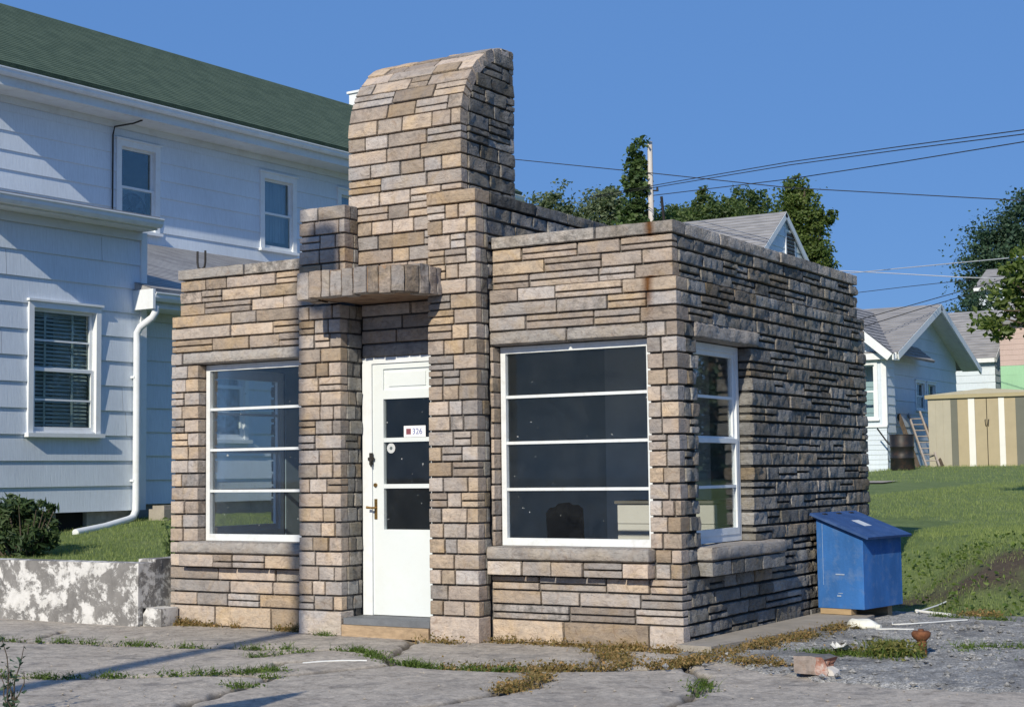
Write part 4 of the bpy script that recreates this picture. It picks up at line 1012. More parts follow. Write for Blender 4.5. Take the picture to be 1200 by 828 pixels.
def yard(p): 
    z=np.where((p[:,0]>.35)&(p[:,1]>-.8),.02,0.0); return np.stack([p[:,0],p[:,1],z-.01],-1)
blades('crack_weeds',yard(green)[::2],.042,.005,M['weed'],'stuff',1.6,.75)
lp=yard(green); lp[:,:2]+=rng.normal(0,.012,(len(lp),2)); lp[:,2]+=np.abs(rng.normal(.008,.014,len(lp))); o=leafmesh('weed_leaves',lp,.019,M['weed'],None,.6,.0); tag(o,kind='stuff')
dryl=[([(-4.75,-.04),(-4.45,-.04)],14),([(-4.4,-.04),(-4.0,-.03)],3),([(-3.6,-.03),(-3.32,-.06)],9),([(-1.95,-.25),(-1.75,-.3)],4),([(-1.5,-.05),(-1.0,-.05),(-.6,-.1)],13),([(-.55,-.25),(-.2,-.55),(.0,-.9)],16),([(-.6,-.08),(.05,-.12)],14),([(-1.0,-1.5),(-.5,-1.36),(-.1,-1.12),(.2,-.88),(.35,-.5)],30),([(.3,-.7),(.36,-.15),(.42,.6),(.5,1.3),(.55,1.75)],64),([(.03,-.2),(.03,.3)],8),([(-.1,-2.3),(-.1,-2.05),(-.18,-1.7),(-.3,-1.45)],14),([(1.0,.2),(1.15,.2)],7),([(.9,-.62),(.6,-.45)],10),([(1.0,3.3),(1.4,3.1)],8)]
dry=tufts(dryl,(26,60),.6,(.022,.055))
dz=yard(dry); blades('dry_weeds',dz[::3],.055,.004,M['dry'],'stuff',1.5,.8)
lp=np.concatenate([dz,dz]); lp[:,:2]+=rng.normal(0,.018,(len(lp),2)); lp[:,2]+=np.abs(rng.normal(.012,.022,len(lp))); o=leafmesh('dry_weed_leaves',lp,.020,M['dry'],None,.7,.0); tag(o,kind='stuff')
# clump round the rusty pipe
cl=rng.normal(0,1,(700,2))*[.085,.08]+[1.42,.16]
t=thing('weed_clump','yellow green weed clump growing round the rusty pipe stub','weeds',(1.42,.16,.02))
p=flat(cl,.02)-np.array([1.42,.16,.02]); o=blades('blades',p,.09,.006,M['weed'],None,1.0,.6); o.parent=t
p2=np.concatenate([p,p])+np.stack([np.zeros(1400),np.zeros(1400),rng.uniform(.01,.11,1400)],-1); o=leafmesh('leaves',p2,.026,foliage('leaf_yellowing',(.10,.12,.03),(.24,.22,.07)),t,.6,.0)
# bush on the lawn at the left
t=thing('bush','dense dark green bush on the lawn above the retaining wall','bush',(-7.10,.42,.5))
P,T,Cn=crown_points([((-.05,0,.30),(.36,.34,.26)),((-.50,.05,.31),(.40,.36,.28)),((.14,.0,.20),(.24,.28,.19)),((-.1,.1,.46),(.22,.22,.12))],4600,.18,.15)
leafmesh('leaves',P,.085,M['leaf_bush'],t,.36,.1,T,np.array([0,-.1,.4]))
mb=MB()
for i in range(26):
    e=V3((U(-.75,.4),U(-.25,.3),U(.30,.52))); mb.tube([(e.x*.35,e.y*.35,-.03),(e.x*.7,e.y*.7,e.z*.55),e],[.010,.007,.003],5)
mb.build('stems',M['bark'],t)
# tall weed at the corner of the shop, sapling in the foreground
def stemmy(name,label,cat,loc,specs,mat,size,stemmat,aspect=.5):
    t=thing(name,label,cat,loc); mb=MB(); P=[]
    for (dx,dy,h,n) in specs:
        pts=[V3((dx*s+.02*math.sin(s*7+dx*30),dy*s,h*s)) for s in (0,.25,.5,.75,1)]
        mb.tube(pts,[.006,.005,.004,.003,.0015],5)
        for i in range(n):
            s=U(.12,1); k=min(3,int(s*4)); q=pts[k].lerp(pts[k+1],s*4-k); P.append((q.x+U(-.02,.02),q.y+U(-.02,.02),q.z))
    leafmesh('leaves',np.array(P),size,mat,t,aspect,.1); mb.build('stem',stemmat,t); return t
stemmy('tall_weed','slender tall weed standing at the left corner of the stone shop','weed',(-5.15,.35,.52),[(.04,0,.50,14),(-.06,0,.36,12),(.09,.02,.26,10),(-.12,.03,.2,8)],M['leaf_mid'],.06,M['leaf_mid'])
stemmy('sapling','dark leafy sapling sprouting from the pavement in the left foreground','sapling',(-2.02,-4.12,-.02),[(-.10,.02,.42,17),(-.02,0,.26,16),(.05,.02,.38,20),(.10,0,.25,16),(-.14,.03,.22,14),(.02,-.05,.18,16)],M['leaf_dark'],.036,M['bark'],.55)

# ================================================================== blue bin and litter
t=thing('storage_bin','blue painted wooden bin with a sloping lid against the stone side wall','bin',(.08,2.43,.0),R(-9))
BW,BL,Z0,ZA_,ZB=.42,.68,.112,.855,.70
mb=MB()
mb.add([(0,0,Z0),(BW,0,Z0),(BW,0,ZB),(0,0,ZA_),(0,BL,Z0),(BW,BL,Z0),(BW,BL,ZB),(0,BL,ZA_)],[(0,1,2,3),(5,4,7,6),(1,5,6,2),(4,0,3,7),(4,5,1,0),(3,2,6,7)])
o=mb.build('box',M['blue'],t)
bv=o.modifiers.new('b','BEVEL'); bv.width=.004; bv.segments=2
sl=(ZB-ZA_)/BW; uu=V3((1,0,sl)).normalized(); nn=V3((-sl,0,1)).normalized()
mb=MB(); mb.box((V3((0,0,ZA_+.003)),uu,YA,nn),-.035,BW*math.hypot(1,sl)+.075,-.05,BL+.05,0,.02); o=mb.build('lid',M['blue_lid'],t)
mb=MB(); mb.box((V3((0,0,ZA_+.003)),uu,YA,nn),.17,.30,.30,.42,.0205,.022); mb.build('lid_label',simple('faded_paper',(.5,.55,.62),.8,.1,20,0),o)
for y in (.12,.36,.58):
    mb=MB(); mb.box((V3((0,0,ZA_+.003)),uu,YA,nn),.0,.022,y-.03,y+.03,.0205,.026); mb.build('hinge',M['iron'],o)
mb=MB(); mb.wbox(.055,.058,-.004,-.001,.30,.80); mb.build('scratch',simple('scratched_paint',(.25,.36,.55),.7,.2,20,0),t)
mb=MB(); 
wp_=simple('worn_pale_patch',(.30,.38,.52),.8,.2,20,0)
for q in ((.17,.25,-.005,-.002,.385,.395),(.18,.215,-.005,-.002,.21,.222),(.19,.23,-.005,-.002,.235,.24)):
    mb=MB(); mb.wbox(*q); mb.build('paint_chip',wp_,t)
for q in ((.02,.30,.0,.09,.066,.110),(.06,.36,.52,.60,.0,.110)):
    mb=MB(); mb.wbox(*q); mb.build('support_block',M['lumber'],t)

t=thing('plastic_jug','flattened white plastic jug lying at the end of the apron slab','jug',(.66,1.84,.02),R(-12))
mb=MB(); prof=[(-.125,.012),(-.118,.032),(-.09,.045),(-.03,.050),(.04,.048),(.085,.040),(.115,.026),(.125,.010)]
vs=[];fs=[];n=14
for i,(x,r) in enumerate(prof):
    for k in range(n):
        a=2*math.pi*k/n; y=r*1.5*math.cos(a); z=max(-.012,r*1.15*math.sin(a))+.018+.006*math.sin(x*40+y*50)
        vs.append((x,y,z))
for i in range(len(prof)-1):
    for k in range(n): fs.append((i*n+k,(i+1)*n+k,(i+1)*n+(k+1)%n,i*n+(k+1)%n))
fs+=[tuple(range(n)),tuple(range((len(prof)-1)*n,len(prof)*n))[::-1]]
mb.add(vs,fs,True); mb.build('body',simple('white_plastic',(.72,.72,.66),.4,.06,10,.15,30),t)
mb=MB(); mb.tube([(.118,0,.018),(.150,.0,.018)],[.022,.018],10); mb.build('neck',simple('white_plastic_neck',(.66,.66,.6),.45,.06,10,.1,30),t)
# broken masonry block at the asphalt edge
t=thing('broken_block','small broken masonry block with reddish end lying at the broken asphalt edge','block',(1.27,-.86,.02),R(-6))
mb=MB(); vs=[];fs=[]; N=(7,4,5)
idx={}
for i in range(N[0]):
    for j in range(N[1]):
        for k in range(N[2]):
            if i in(0,N[0]-1) or j in(0,N[1]-1) or k in(0,N[2]-1):
                x=-.115+.22*i/(N[0]-1); y=-.055+.11*j/(N[1]-1); z=.115*k/(N[2]-1)
                q=V3((x,y,z)); h=mnoise.noise(q*16)*.016+mnoise.noise(q*40)*.006
                if i==N[0]-1: x+=.02*math.sin(k*1.3+j); z-=.012*(k==N[2]-1)
                if k==N[2]-1 and j==0: z-=.008; y+=.006
                idx[i,j,k]=len(vs); vs.append((x+h,y+h*.6,z+h*.7))
def gq(a,b,c,d,ri): fs.append(tuple(idx[q] for q in (a,b,c,d))); mi_.append(ri)
mi_=[]
for i in range(N[0]-1):
    for j in range(N[1]-1):
        for k in (0,N[2]-1): gq((i,j,k),(i+1,j,k),(i+1,j+1,k),(i,j+1,k),1 if k else 0)
    for k in range(N[2]-1):
        for j in (0,N[1]-1): gq((i,j,k),(i+1,j,k),(i+1,j,k+1),(i,j,k+1),2 if i>3 else 0)
for j in range(N[1]-1):
    for k in range(N[2]-1):
        for i in (0,N[0]-1): gq((i,j,k),(i,j+1,k),(i,j+1,k+1),(i,j,k+1),2 if i else 0)
mb.v=vs; mb.f=fs; mb.sm=[False]*len(fs); mb.mi=mi_; mb.t=[(0,0,0,0)]*len(vs)
mb.build('body',[simple('mortar_crusted_block',(.30,.25,.22),.9,.35,14,.6,50,dirt=(.16,.085,.055),dscale=14,damt=.9),simple('grey_block_face',(.12,.12,.125),.9,.3,14,.5,50),simple('reddish_broken_end',(.30,.15,.11),.95,.5,16,.6,50,dirt=(.55,.5,.46),dscale=12,damt=.9)],t)
mb=MB(); mb.box(W,.10,.145,-.05,.03,.0,.05); mb.v=[(x+.01*math.sin(y*90+z*70),y,z*(1-.4*(x>.13))) for x,y,z in mb.v]; mb.build('mortar_chunk',simple('pale_mortar_chunk',(.55,.52,.48),.95,.2,20,.4),t)
t=thing('foam_scrap','crumpled pale scrap of paper behind the broken masonry block','litter',(1.02,.08,.02))
mb=MB(); N=5; vs=[(x*.03+U(-.008,.008),y*.025+U(-.008,.008),abs(U(0,.07))+.02) for x in range(N) for y in range(N)]
mb.add(vs,[(i*N+j,(i+1)*N+j,(i+1)*N+j+1,i*N+j+1) for i in range(N-1) for j in range(N-1)],False); o=mb.build('sheet',simple('crumpled_paper',(.55,.55,.52),.8,.1,20,.1),t)
so=o.modifiers.new('s','SOLIDIFY'); so.thickness=.003
pipe=thing('rusty_pipe','short rusty pipe stub with a flared cap standing in weeds','pipe',(1.57,.33,-.055))
mb=MB(); mb.tube([(0,0,0),(-.004,.0,.17),(-.006,0,.20)],.032,14); mb.build('pipe_body',M['rust'],pipe)
mb=MB(); mb.tube([(-.006,0,.17),(-.006,0,.195),(-.007,0,.22),(-.007,0,.232)],[.034,.060,.064,.052],14); mb.tube([(-.007,0,.232),(-.007,0,.245)],[.022,.018],6); mb.build('cap',M['rust'],pipe)
wst=simple('white_plastic_strip',(.66,.67,.66),.5,.08,12,.05)
def strip(pts,label,w=.016):
    mb=MB(); mb.tube([V3(p) for p in pts],w/2,6); o=mb.build('plastic_strip',wst); o.data.transform(Matrix.Translation(-V3(pts[0]))); o.location=pts[0]
    return tag(o,label,'litter','white strips littering the ground')
strip([(.66,3.22,.03),(.70,3.75,.05),(.74,4.3,.10),(.72,4.75,.16)],'long white strip running from the bin up into the grass')
strip([(.63,3.3,.035),(.80,3.2,.03),(.98,3.1,.03)],'short thick white strip on the ground right of the bin',.028)
strip([(.76,2.25,.03),(.80,2.12,.03),(.90,2.15,.035),(1.02,2.4,.03),(1.22,2.72,.03)],'thin wavy white strip on the gravel beside the jug',.012)
strip([(.80,1.72,.03),(.92,1.74,.035),(1.06,1.82,.03)],'thin straight white strip in front of the plastic jug',.012)
strip([(-1.98,-1.72,.006),(-1.90,-1.62,.010),(-1.80,-1.52,.010),(-1.66,-1.44,.008)],'bent white strip on the pavement below the doorstep',.013)

# chair inside the right hand window
t=thing('chair','dark high backed wooden chair standing inside behind the display window','chair',(-2.13,2.0,.13),R(8))
mb=MB(); mb.prism([(-.17,.0),(.17,.0),(.175,.36),(.14,.40),(.08,.405),(.05,.43),(-.05,.43),(-.08,.405),(-.14,.40),(-.175,.36)],-.015,.015,0,(V3((0,.19,.42)),V3((1,0,.10)).normalized(),V3((-.10,.16,1)).normalized(),V3((0,-1,.16)).normalized())); mb.build('backrest',M['rubber'],t)
mb=MB(); mb.wbox(-.20,.20,-.20,.19,.40,.44); mb.build('seat',M['rubber'],t)
for x in (-.17,.17):
    for y in (-.17,.16):
        mb=MB(); mb.tube([(x,y,.40),(x*1.08,y*1.1,0)],[.02,.014],8); mb.build('leg',M['rubber'],t)
t=thing('counter','pale boarded counter standing inside the shop behind the display window','counter',(-1.02,2.10,.13))
mb=MB()
for k in range(5): mb.wbox(-.47,.45,-.2+.002*(k%2),.22,.02+k*.165,.18+k*.165)
mb.build('panel',simple('pale_counter_boards',(.55,.52,.49),.7,.06,4,.05),t)
mb=MB(); mb.wbox(-.49,.47,-.22,.25,.846,.87); mb.build('counter_top',M['darkfloor'],t)

# ================================================================== houses behind
def gable_house(name,label,x0,x1,y0,y1,zb,ze,zr,mat,roof,ovx=.3,ovy=.3,wins=(),exposure=.25,ops=()):
    """ridge runs along x; gable end with its siding faces +x"""
    t=thing(name,label,'house',(x1,y0,zb)); inv=V3((-x1,-y0,-zb)); ym=(y0+y1)/2; sl=(zr-ze)/(ym-y0+ovy)
    def bd(mb,nm,mt): 
        o=mb.build(nm,mt,t); o.data.transform(Matrix.Translation(inv)); return o
    fx=(V3((x1,0,0)),YA,ZA,XA); mb=MB()
    siding(mb,fx,y0,y1,zb-.2,ze+sl*ovy,exposure,ops,stagger=False); siding(mb,fx,y0,y1,ze+sl*ovy,zr-.06,exposure,gable=(ym,sl,zr-.05),stagger=False)
    bd(mb,'wall',[mat,JOINT])
    mb=MB(); siding(mb,(V3((0,y0,0)),XA,ZA,-YA),x0,x1,zb-.2,ze+sl*ovy-.03,exposure,stagger=False); bd(mb,'wall',[mat,JOINT])
    mb=MB(); siding(mb,(V3((0,y1,0)),XA,ZA,YA),x0,x1,zb-.2,ze,exposure,stagger=False); siding(mb,(V3((x0,0,0)),YA,ZA,-XA),y0,y1,zb-.2,ze,exposure,stagger=False)
    siding(mb,(V3((x0,0,0)),YA,ZA,-XA),y0,y1,ze,zr-.06,exposure,gable=(ym,sl,zr-.05),stagger=False); bd(mb,'wall',[mat,JOINT])
    mb=MB(); rows=max(10,int(math.hypot(ym-y0,zr-ze)/.2))
    roof_slope(mb,(x0-ovx,y0-ovy,ze),(x1+ovx,y0-ovy,ze),(x0-ovx,ym,zr),(x1+ovx,ym,zr),rows,lip=.02,thick=.06)
    roof_slope(mb,(x0-ovx,y1+ovy,ze),(x1+ovx,y1+ovy,ze),(x0-ovx,ym,zr),(x1+ovx,ym,zr),10,lip=.02,thick=.06)
    bd(mb,'roof',roof)
    mb=MB(); d=.20
    for s,ye in ((1,y0-ovy),(-1,y1+ovy)):
        v=V3((0,(ym-ye),zr-ze)).normalized(); L=math.hypot(ym-ye,zr-ze); n=V3((0,-v.z*s,v.y*s)); n=n if n.z>0 else -n
        mb.box((V3((x1+ovx,ye,ze)),v,n,XA),0,L,-d,-.004,-.035,.012)
    mb.box((V3((0,y0-ovy,ze)),XA,ZA,-YA),x0-ovx,x1+ovx-.04,-.17,-.006,-.02,.02)
    bd(mb,'fascia',M['white_wood'])
    mb=MB()
    for s,ye in ((1,y0-ovy),(-1,y1+ovy)):
        v=V3((0,(ym-ye),zr-ze)).normalized(); L=math.hypot(ym-ye,zr-ze); n=V3((0,-v.z*s,v.y*s)); n=n if n.z>0 else -n
        mb.box((V3((x1,ye,ze)),v,n,XA),.02,L-.03,-.10,-.066,.012,ovx-.04)
    bd(mb,'soffit',M['soffit'])
    return t,inv
def shiftwin(t,inv,o):
    o.location=inv
# house with the deep gable
t,inv=gable_house('gable_house','white house with deep overhanging gable and a clapboard skirted cross wing behind the oil barrel',-12.6,-8.55,31.4,38.3,1.15,4.32,5.97,M['siding_far'],M['grey_roof'],.60,.80,exposure=.36,ops=[(34.05,34.85,2.92,3.68),(35.15,35.95,2.92,3.68)])
for a in (34.05,35.15): shiftwin(t,inv,house_window(t,(V3((-8.55,0,0)),YA,ZA,XA),a,2.92,.80,.76,'none',False,.07))
mb=MB(); mb.box((V3((-8.55,34.45,5.30)),YA,ZA,XA),-.05,.09,-.07,.10,.02,.14); o=mb.build('floodlight',M['iron'],t); o.location=inv
for o in t.children:
    if o.name.startswith(('room','sash')): pass
GT,GI=t,inv
# tall house whose gable rises over the shop roof
t,inv=gable_house('tall_house','tall white house whose gable with louvred vent rises above the stone shop',-22,-14.3,34.9,42.9,1.5,6.9,9.85,M['siding_far'],M['grey_roof'],.12,.15,exposure=.4)
mb=MB(); f=(V3((-14.3,0,0)),YA,ZA,XA)
for k in range(6): mb.box(f,39.05,39.75,8.45+k*.125,8.45+k*.125+.07,.02,.06)
o=mb.build('vent',M['iron'],t); o.location=inv
mb=MB(); mb.box(f,38.97,39.83,8.36,8.43,.0,.05); mb.box(f,38.97,39.83,9.20,9.27,.0,.05); mb.box(f,38.97,39.04,8.43,9.2,.0,.05); mb.box(f,39.76,39.83,8.43,9.2,0,.05); o=mb.build('vent_frame',M['white_wood'],t); o.location=inv
# front cross wing of the same house with a clapboard skirt
f=(V3((0,30.75,0)),XA,ZA,-YA)
def bdc(mb,nm,mt): o=mb.build(nm,mt,GT); o.location=GI; return o
mb=MB(); siding(mb,f,-11.4,-8.36,.7,2.34,.13,stagger=False,lip=.014); siding(mb,f,-11.4,-8.36,2.39,4.24,.6,[(-9.55,-8.66,2.58,4.02)],lip=.004,stagger=False); siding(mb,f,-11.4,-8.36,4.24,5.8,.6,lip=.004,gable=(-9.88,.846,5.72),stagger=False); bdc(mb,'wall',[M['siding_far'],JOINT])
mb=MB(); fs=(V3((-8.36,0,0)),YA,ZA,XA); siding(mb,fs,30.75,31.5,.7,4.3,.25,stagger=False); bdc(mb,'wall',[M['siding_far'],JOINT])
mb=MB(); fs=(V3((-11.4,0,0)),YA,ZA,-XA); siding(mb,fs,30.75,31.5,.7,4.3,.25,stagger=False); bdc(mb,'wall',[M['siding_far'],JOINT])
mb=MB(); mb.box(f,-8.47,-8.33,2.39,4.26,-.03,.03); mb.box(f,-11.4,-8.34,2.342,2.388,-.02,.05); bdc(mb,'trim_board',M['white_wood'])
w=house_window(GT,f,-9.55,2.58,.89,1.44,'none',False,.09); w.location=GI
mb=MB()
roof_slope(mb,(-8.03,30.4,4.27),(-8.03,34.3,4.27),(-9.88,30.4,5.84),(-9.88,34.3,5.84),14,lip=.02,thick=.05); roof_slope(mb,(-11.73,30.4,4.27),(-11.73,34.3,4.27),(-9.88,30.4,5.84),(-9.88,34.3,5.84),14,lip=.02,thick=.05); bdc(mb,'roof',M['grey_roof'])
mb=MB()
for s in (1,-1):
    e=V3((-9.88+s*1.85,30.37,4.27)); v=(V3((-9.88,30.37,5.84))-e); L=v.length; v.normalize(); n=V3((v.z,0,-v.x)); n=n if n.z>0 else -n
    mb.box((e,v,n,-YA),0,L,-.22,-.004,-.02,.02)
mb.box((V3((-8.03,0,4.27)),YA,ZA,XA),30.4,30.9,-.16,-.006,-.02,.02); bdc(mb,'fascia',M['white_wood'])
# farther houses
gable_house('grey_roofed_house','distant white house with a broad plain grey roof above the striped shed',-16,-10.9,52.6,58.4,1.5,5.55,7.75,M['siding_far'],M['grey_roof'],.1,.25,exposure=.3)
pink=siding_mat('pink_boards',(.52,.40,.36)); mint=siding_mat('mint_boards',(.33,.58,.36))
t=thing('pink_house','distant house with pinkish upper wall and mint green lower wall','house',(-8,50,1.5)); inv=V3((8,-50,-1.5))
f=(V3((0,50,0)),XA,ZA,-YA)
def bdp(mb,nm,mt): o=mb.build(nm,mt,t); o.location=inv; return o
for mt,z0,z1,ex in ((pink,5.06,6.7,.2),(mint,1.1,5.06,.9)):
    mb=MB(); siding(mb,f,-10.05,-4.4,z0,z1,ex,lip=.01,stagger=False); siding(mb,(V3((-4.4,0,0)),YA,ZA,XA),50,55,z0,z1,ex,stagger=False,lip=.01); siding(mb,(V3((-10.05,0,0)),YA,ZA,-XA),50,55,z0,z1,ex,stagger=False,lip=.01); bdp(mb,'wall',[mt,JOINT])
mb=MB(); roof_slope(mb,(-10.3,49.7,6.7),(-4.1,49.7,6.7),(-10.3,52.5,7.9),(-4.1,52.5,7.9),14,lip=.01); roof_slope(mb,(-10.3,55.3,6.7),(-4.1,55.3,6.7),(-10.3,52.5,7.9),(-4.1,52.5,7.9),8,lip=.01); bdp(mb,'roof',M['dark_roof'])
gable_house('hilltop_house','far house on the rise whose white eave shows against the dark trees',-15.9,-10,70,75,2,10.35,11.6,M['siding_far'],M['grey_roof'],.2,.3,exposure=.3)

# striped garden shed
zb=gh(-6,32)
t=thing('garden_shed','tan metal garden shed with white and grey stripes and double doors','shed',(-6.03,32,zb)); B=1.2
tan=simple('tan_sheet_metal',(.40,.34,.225),.5,.06,3,.05); beige=simple('beige_sheet_metal',(.40,.375,.30),.5,.06,3,.05); gstripe=simple('grey_stripe_paint',(.145,.15,.125),.5,.06,3,.05); wst2=simple('white_stripe_paint',(.74,.74,.70),.5,.05,3,.05); yel=simple('mustard_roof_trim',(.38,.33,.20),.5,.06,3,.05)
f=fr((0,0,0),(1,0,0),(0,-1,0)); H=1.83
def xs_(*v): return [q+6.03 for q in v]
mb=MB(); 
for a,b in ((-7.61,-6.99),(-5.05,-4.45)):
    n=int((b-a)/.16)
    for k in range(n): mb.box(f,a+6.03+(b-a)*k/n+.004,a+6.03+(b-a)*(k+1)/n-.004,-.1,H,-.03,.0)
    mb.box(f,a+6.03,b+6.03,-.1,H,-.035,-.008)
mb.wbox(-1.58,-1.54,.035,2.2,-.1,H); mb.wbox(1.54,1.58,.035,2.2,-.1,H); mb.wbox(-1.58,1.58,2.16,2.2,-.1,H); mb.build('wall',beige,t)
mb=MB()
for a,b in ((-6.99,-6.81),(-5.28,-5.05)):
    mb=MB(); mb.box(f,a+6.03,b+6.03,-.1,H,-.03,.01); mb.build('grey_panel',gstripe,t)
mb=MB()
for a,b in ((-6.81,-6.52),(-5.57,-5.28)): mb.box(f,a+6.03,b+6.03,-.1,H,-.03,.0)
mb.build('wall',tan,t)
mb=MB()
for a,b in ((-6.52,-6.35),(-5.72,-5.57)):
    mb=MB(); mb.box(f,a+6.03,b+6.03,-.02,H-.01,-.03,.015); mb.build('white_panel',wst2,t)
for a,b,s in ((-6.35,-6.04,1),(-6.03,-5.72,-1)):
    mb=MB(); mb.box(f,a+6.035,b+6.025,.0,H-.02,-.03,.006); d=mb.build('door',tan,t)
    mb=MB(); xc=(-.045 if s>0 else .045); mb.tube([(xc,-.012,1.24),(xc,-.05,1.22),(xc*.7,-.05,1.10),(xc*.6,-.012,1.06)],.012,6); mb.build('handle',M['iron'],d)
mb=MB(); mb.wbox(-1.64,1.64,-.07,2.26,H+.002,H+.10); mb.build('roof_trim',yel,t)
mb=MB(); mb.prism([(-1.64,H+.102),(1.64,H+.102),(0,H+.24)],-2.25,.06,0,f); mb.build('roof',beige,t)
# oil barrel
zb=gh(-7.3,28.6)
t=thing('oil_barrel','black steel oil barrel standing on the lawn against the white house','barrel',(-7.3,28.6,zb))
mb=MB(); pr=[(.0,.29),(.02,.300),(.28,.292),(.29,.304),(.31,.304),(.32,.292),(.56,.292),(.57,.304),(.59,.304),(.60,.292),(.86,.300),(.88,.295)]
mb.tube([(0,0,z) for z,r in pr],[r for z,r in pr],24); mb.build('drum',simple('black_barrel_paint',(.018,.018,.02),.5,.3,6,.1,20,dirt=(.10,.05,.03),dscale=5,damt=.4),t)
mb=MB(); mb.tube([V3((.297*math.cos(2*math.pi*k/24),.297*math.sin(2*math.pi*k/24),.88)) for k in range(25)],.012,6,False); mb.build('rim',M['iron'],t)
# ladder and boards leaning
def leaner(a,b,r,name,label,cat,mat):
    a,b=V3(a),V3(b); mb=MB(); d=(b-a).normalized(); s=d.cross(YA).normalized(); mb.box((a,s,d,s.cross(d)),-r,r,0,(b-a).length,-.015,.015)
    o=mb.build(name,mat); o.data.transform(Matrix.Translation(-a)); o.location=a; return tag(o,label,cat,)
t=thing('ladder','weathered wooden ladder leaning on the white house beside the shed','ladder',(-7.36,31.45,gh(-7.36,31.45)))
A=V3((0,0,0)); Bv=V3((-1.08,2.0,1.55)); dd=(Bv-A).normalized(); ss=V3((.88,.47,0)); ss=(ss-dd*ss.dot(dd)).normalized(); ml=simple('weathered_ladder_wood',(.34,.30,.27),.9,.2,8,.3)
for s in (-.17,.17):
    mb=MB(); mb.box((A+ss*s,ss,dd,ss.cross(dd)),-.022,.022,0,(Bv-A).length,-.035,.035); mb.build('rail',ml,t)
for k in range(1,9):
    mb=MB(); p=A+dd*(k*.30); mb.tube([p-ss*.17,p+ss*.17],.017,6); mb.build('rung',ml,t)
z=gh(-7.2,31.7); leaner((-7.62,31.0,gh(-7.62,31.0)),(-8.52,32.3,z+1.45),.06,'board','dark plank leaning on the white house left of the ladder','plank',M['bark'])
leaner((-7.15,31.6,z),(-8.3,34.0,z+1.2),.05,'board','dark plank leaning between the ladder and the striped shed','plank',M['bark'])
mb=MB(); mb.tube([(-8.45,30.2,2.30),(-8.2,30.3,1.9),(-7.9,30.2,1.70),(-7.7,30.0,gh(-7.7,30))],.022,6); o=mb.build('hose',M['rubber']); tag(o,'black hose drooping from the white house wall behind the oil barrel','hose')
# low broom-green fallen pile behind barrel
# ================================================================== trees, poles, wires
tree('distant tree with pale grey green crown rising left behind the shop roof',(-25.6,42,1.8),9,[((0,0,8.3),(1.5,1.5,1.7)),((.7,.3,9.6),(.7,.7,1.0)),((-1.2,0,8.0),(1.2,1.2,1.5))],14300,.14,M['leaf_pale'],.2,'trees behind the shop roof')
tree('distant tree with twin rounded pale tops left of the ivy column',(-23.4,43,1.8),9,[((0,0,8.6),(1.1,1.1,1.8)),((.3,.2,9.9),(.55,.55,.8)),((1.1,0,7.9),(1.2,1.1,1.3))],14300,.14,M['leaf_pale'],.2,'trees behind the shop roof')
tree('low dark tree at the foot of the ivy covered pole',(-21.6,42.6,1.8),8,[((0,0,7.9),(1.3,1.2,1.2)),((1.4,0,8.0),(1.2,1.1,1.1)),((.5,0,8.9),(.5,.5,.5))],12100,.14,M['leaf_mid'],.18,'trees behind the shop roof')
tree('low bright tree right of the ivy covered pole behind the coping',(-20.0,44.3,1.8),8,[((-.5,0,8.6),(.9,.9,1.2)),((.3,.2,9.4),(.45,.45,.9)),((1.2,0,8.5),(1.0,1.0,1.1))],12100,.14,M['leaf_mid'],.18,'trees behind the shop roof')
tree('round topped bright green tree above the grey shingled gable roof',(-20.4,50.2,1.6),10,[((0,0,9.3),(1.5,1.4,1.6)),((.25,0,10.6),(.8,.8,.95)),((1.0,.3,9.4),(.8,.8,.9)),((-1.2,0,8.8),(.9,.9,.9))],14300,.15,M['leaf_mid'],.22,'trees behind the shop roof')
tree('irregular bright green tree with a pointed top right of the vented gable',(-16.5,46.6,1.8),9,[((-.2,0,8.6),(.95,.9,1.7)),((-.25,0,10.1),(.42,.42,.75)),((.55,.2,9.05),(.55,.5,.35)),((.35,0,7.4),(.8,.8,.9))],14300,.14,M['leaf_near'],.2,'trees behind the shop roof')
tree('big dark green conifer like tree at the right behind the far roofs',(-16.1,76,2),14,[((.4,0,10.0),(2.6,2.4,3.2)),((1.6,0,12.3),(1.9,1.9,1.9)),((-.8,0,8.6),(1.5,1.5,2.4)),((4.3,.5,11.2),(2.8,2.6,3.6)),((-.6,0,11.2),(1.0,1.0,1.2))],33000,.19,M['leaf_dark'],.4,'trees at the right',clump=.2)
tree('low dark tree in front of the far white eave',(-14.2,66,1.9),8,[((0,0,6.0),(1.9,1.6,1.9)),((2.2,0,6.0),(1.8,1.5,1.8))],15400,.16,M['leaf_dark'],.22,'trees at the right')
tree('tiny far treetops peeping over the ridge of the overhanging gable house',(-20.5,93,2),9,[((-1.2,0,8.7),(1.6,1.2,.9)),((1.0,0,8.9),(1.5,1.2,1.0)),((3.0,0,8.8),(1.5,1.2,.9))],9900,.2,M['leaf_mid'],.2,'trees at the right')
tree('near yellow green tree whose leafy branches reach in from the right edge',(1.0,15.2,.6),5,[((-2.22,-.6,2.92),(.42,.5,.26)),((-1.95,-.6,3.38),(.48,.55,.38)),((-1.6,-.5,3.75),(.52,.6,.42)),((-1.1,-.4,3.5),(.8,.8,.75)),((.2,0,4.0),(1.4,1.3,1.2)),((-1.2,-.4,2.8),(.8,.7,.35))],11000,.12,M['leaf_near'],.16,'trees at the right',clump=.26,aspect=.55)
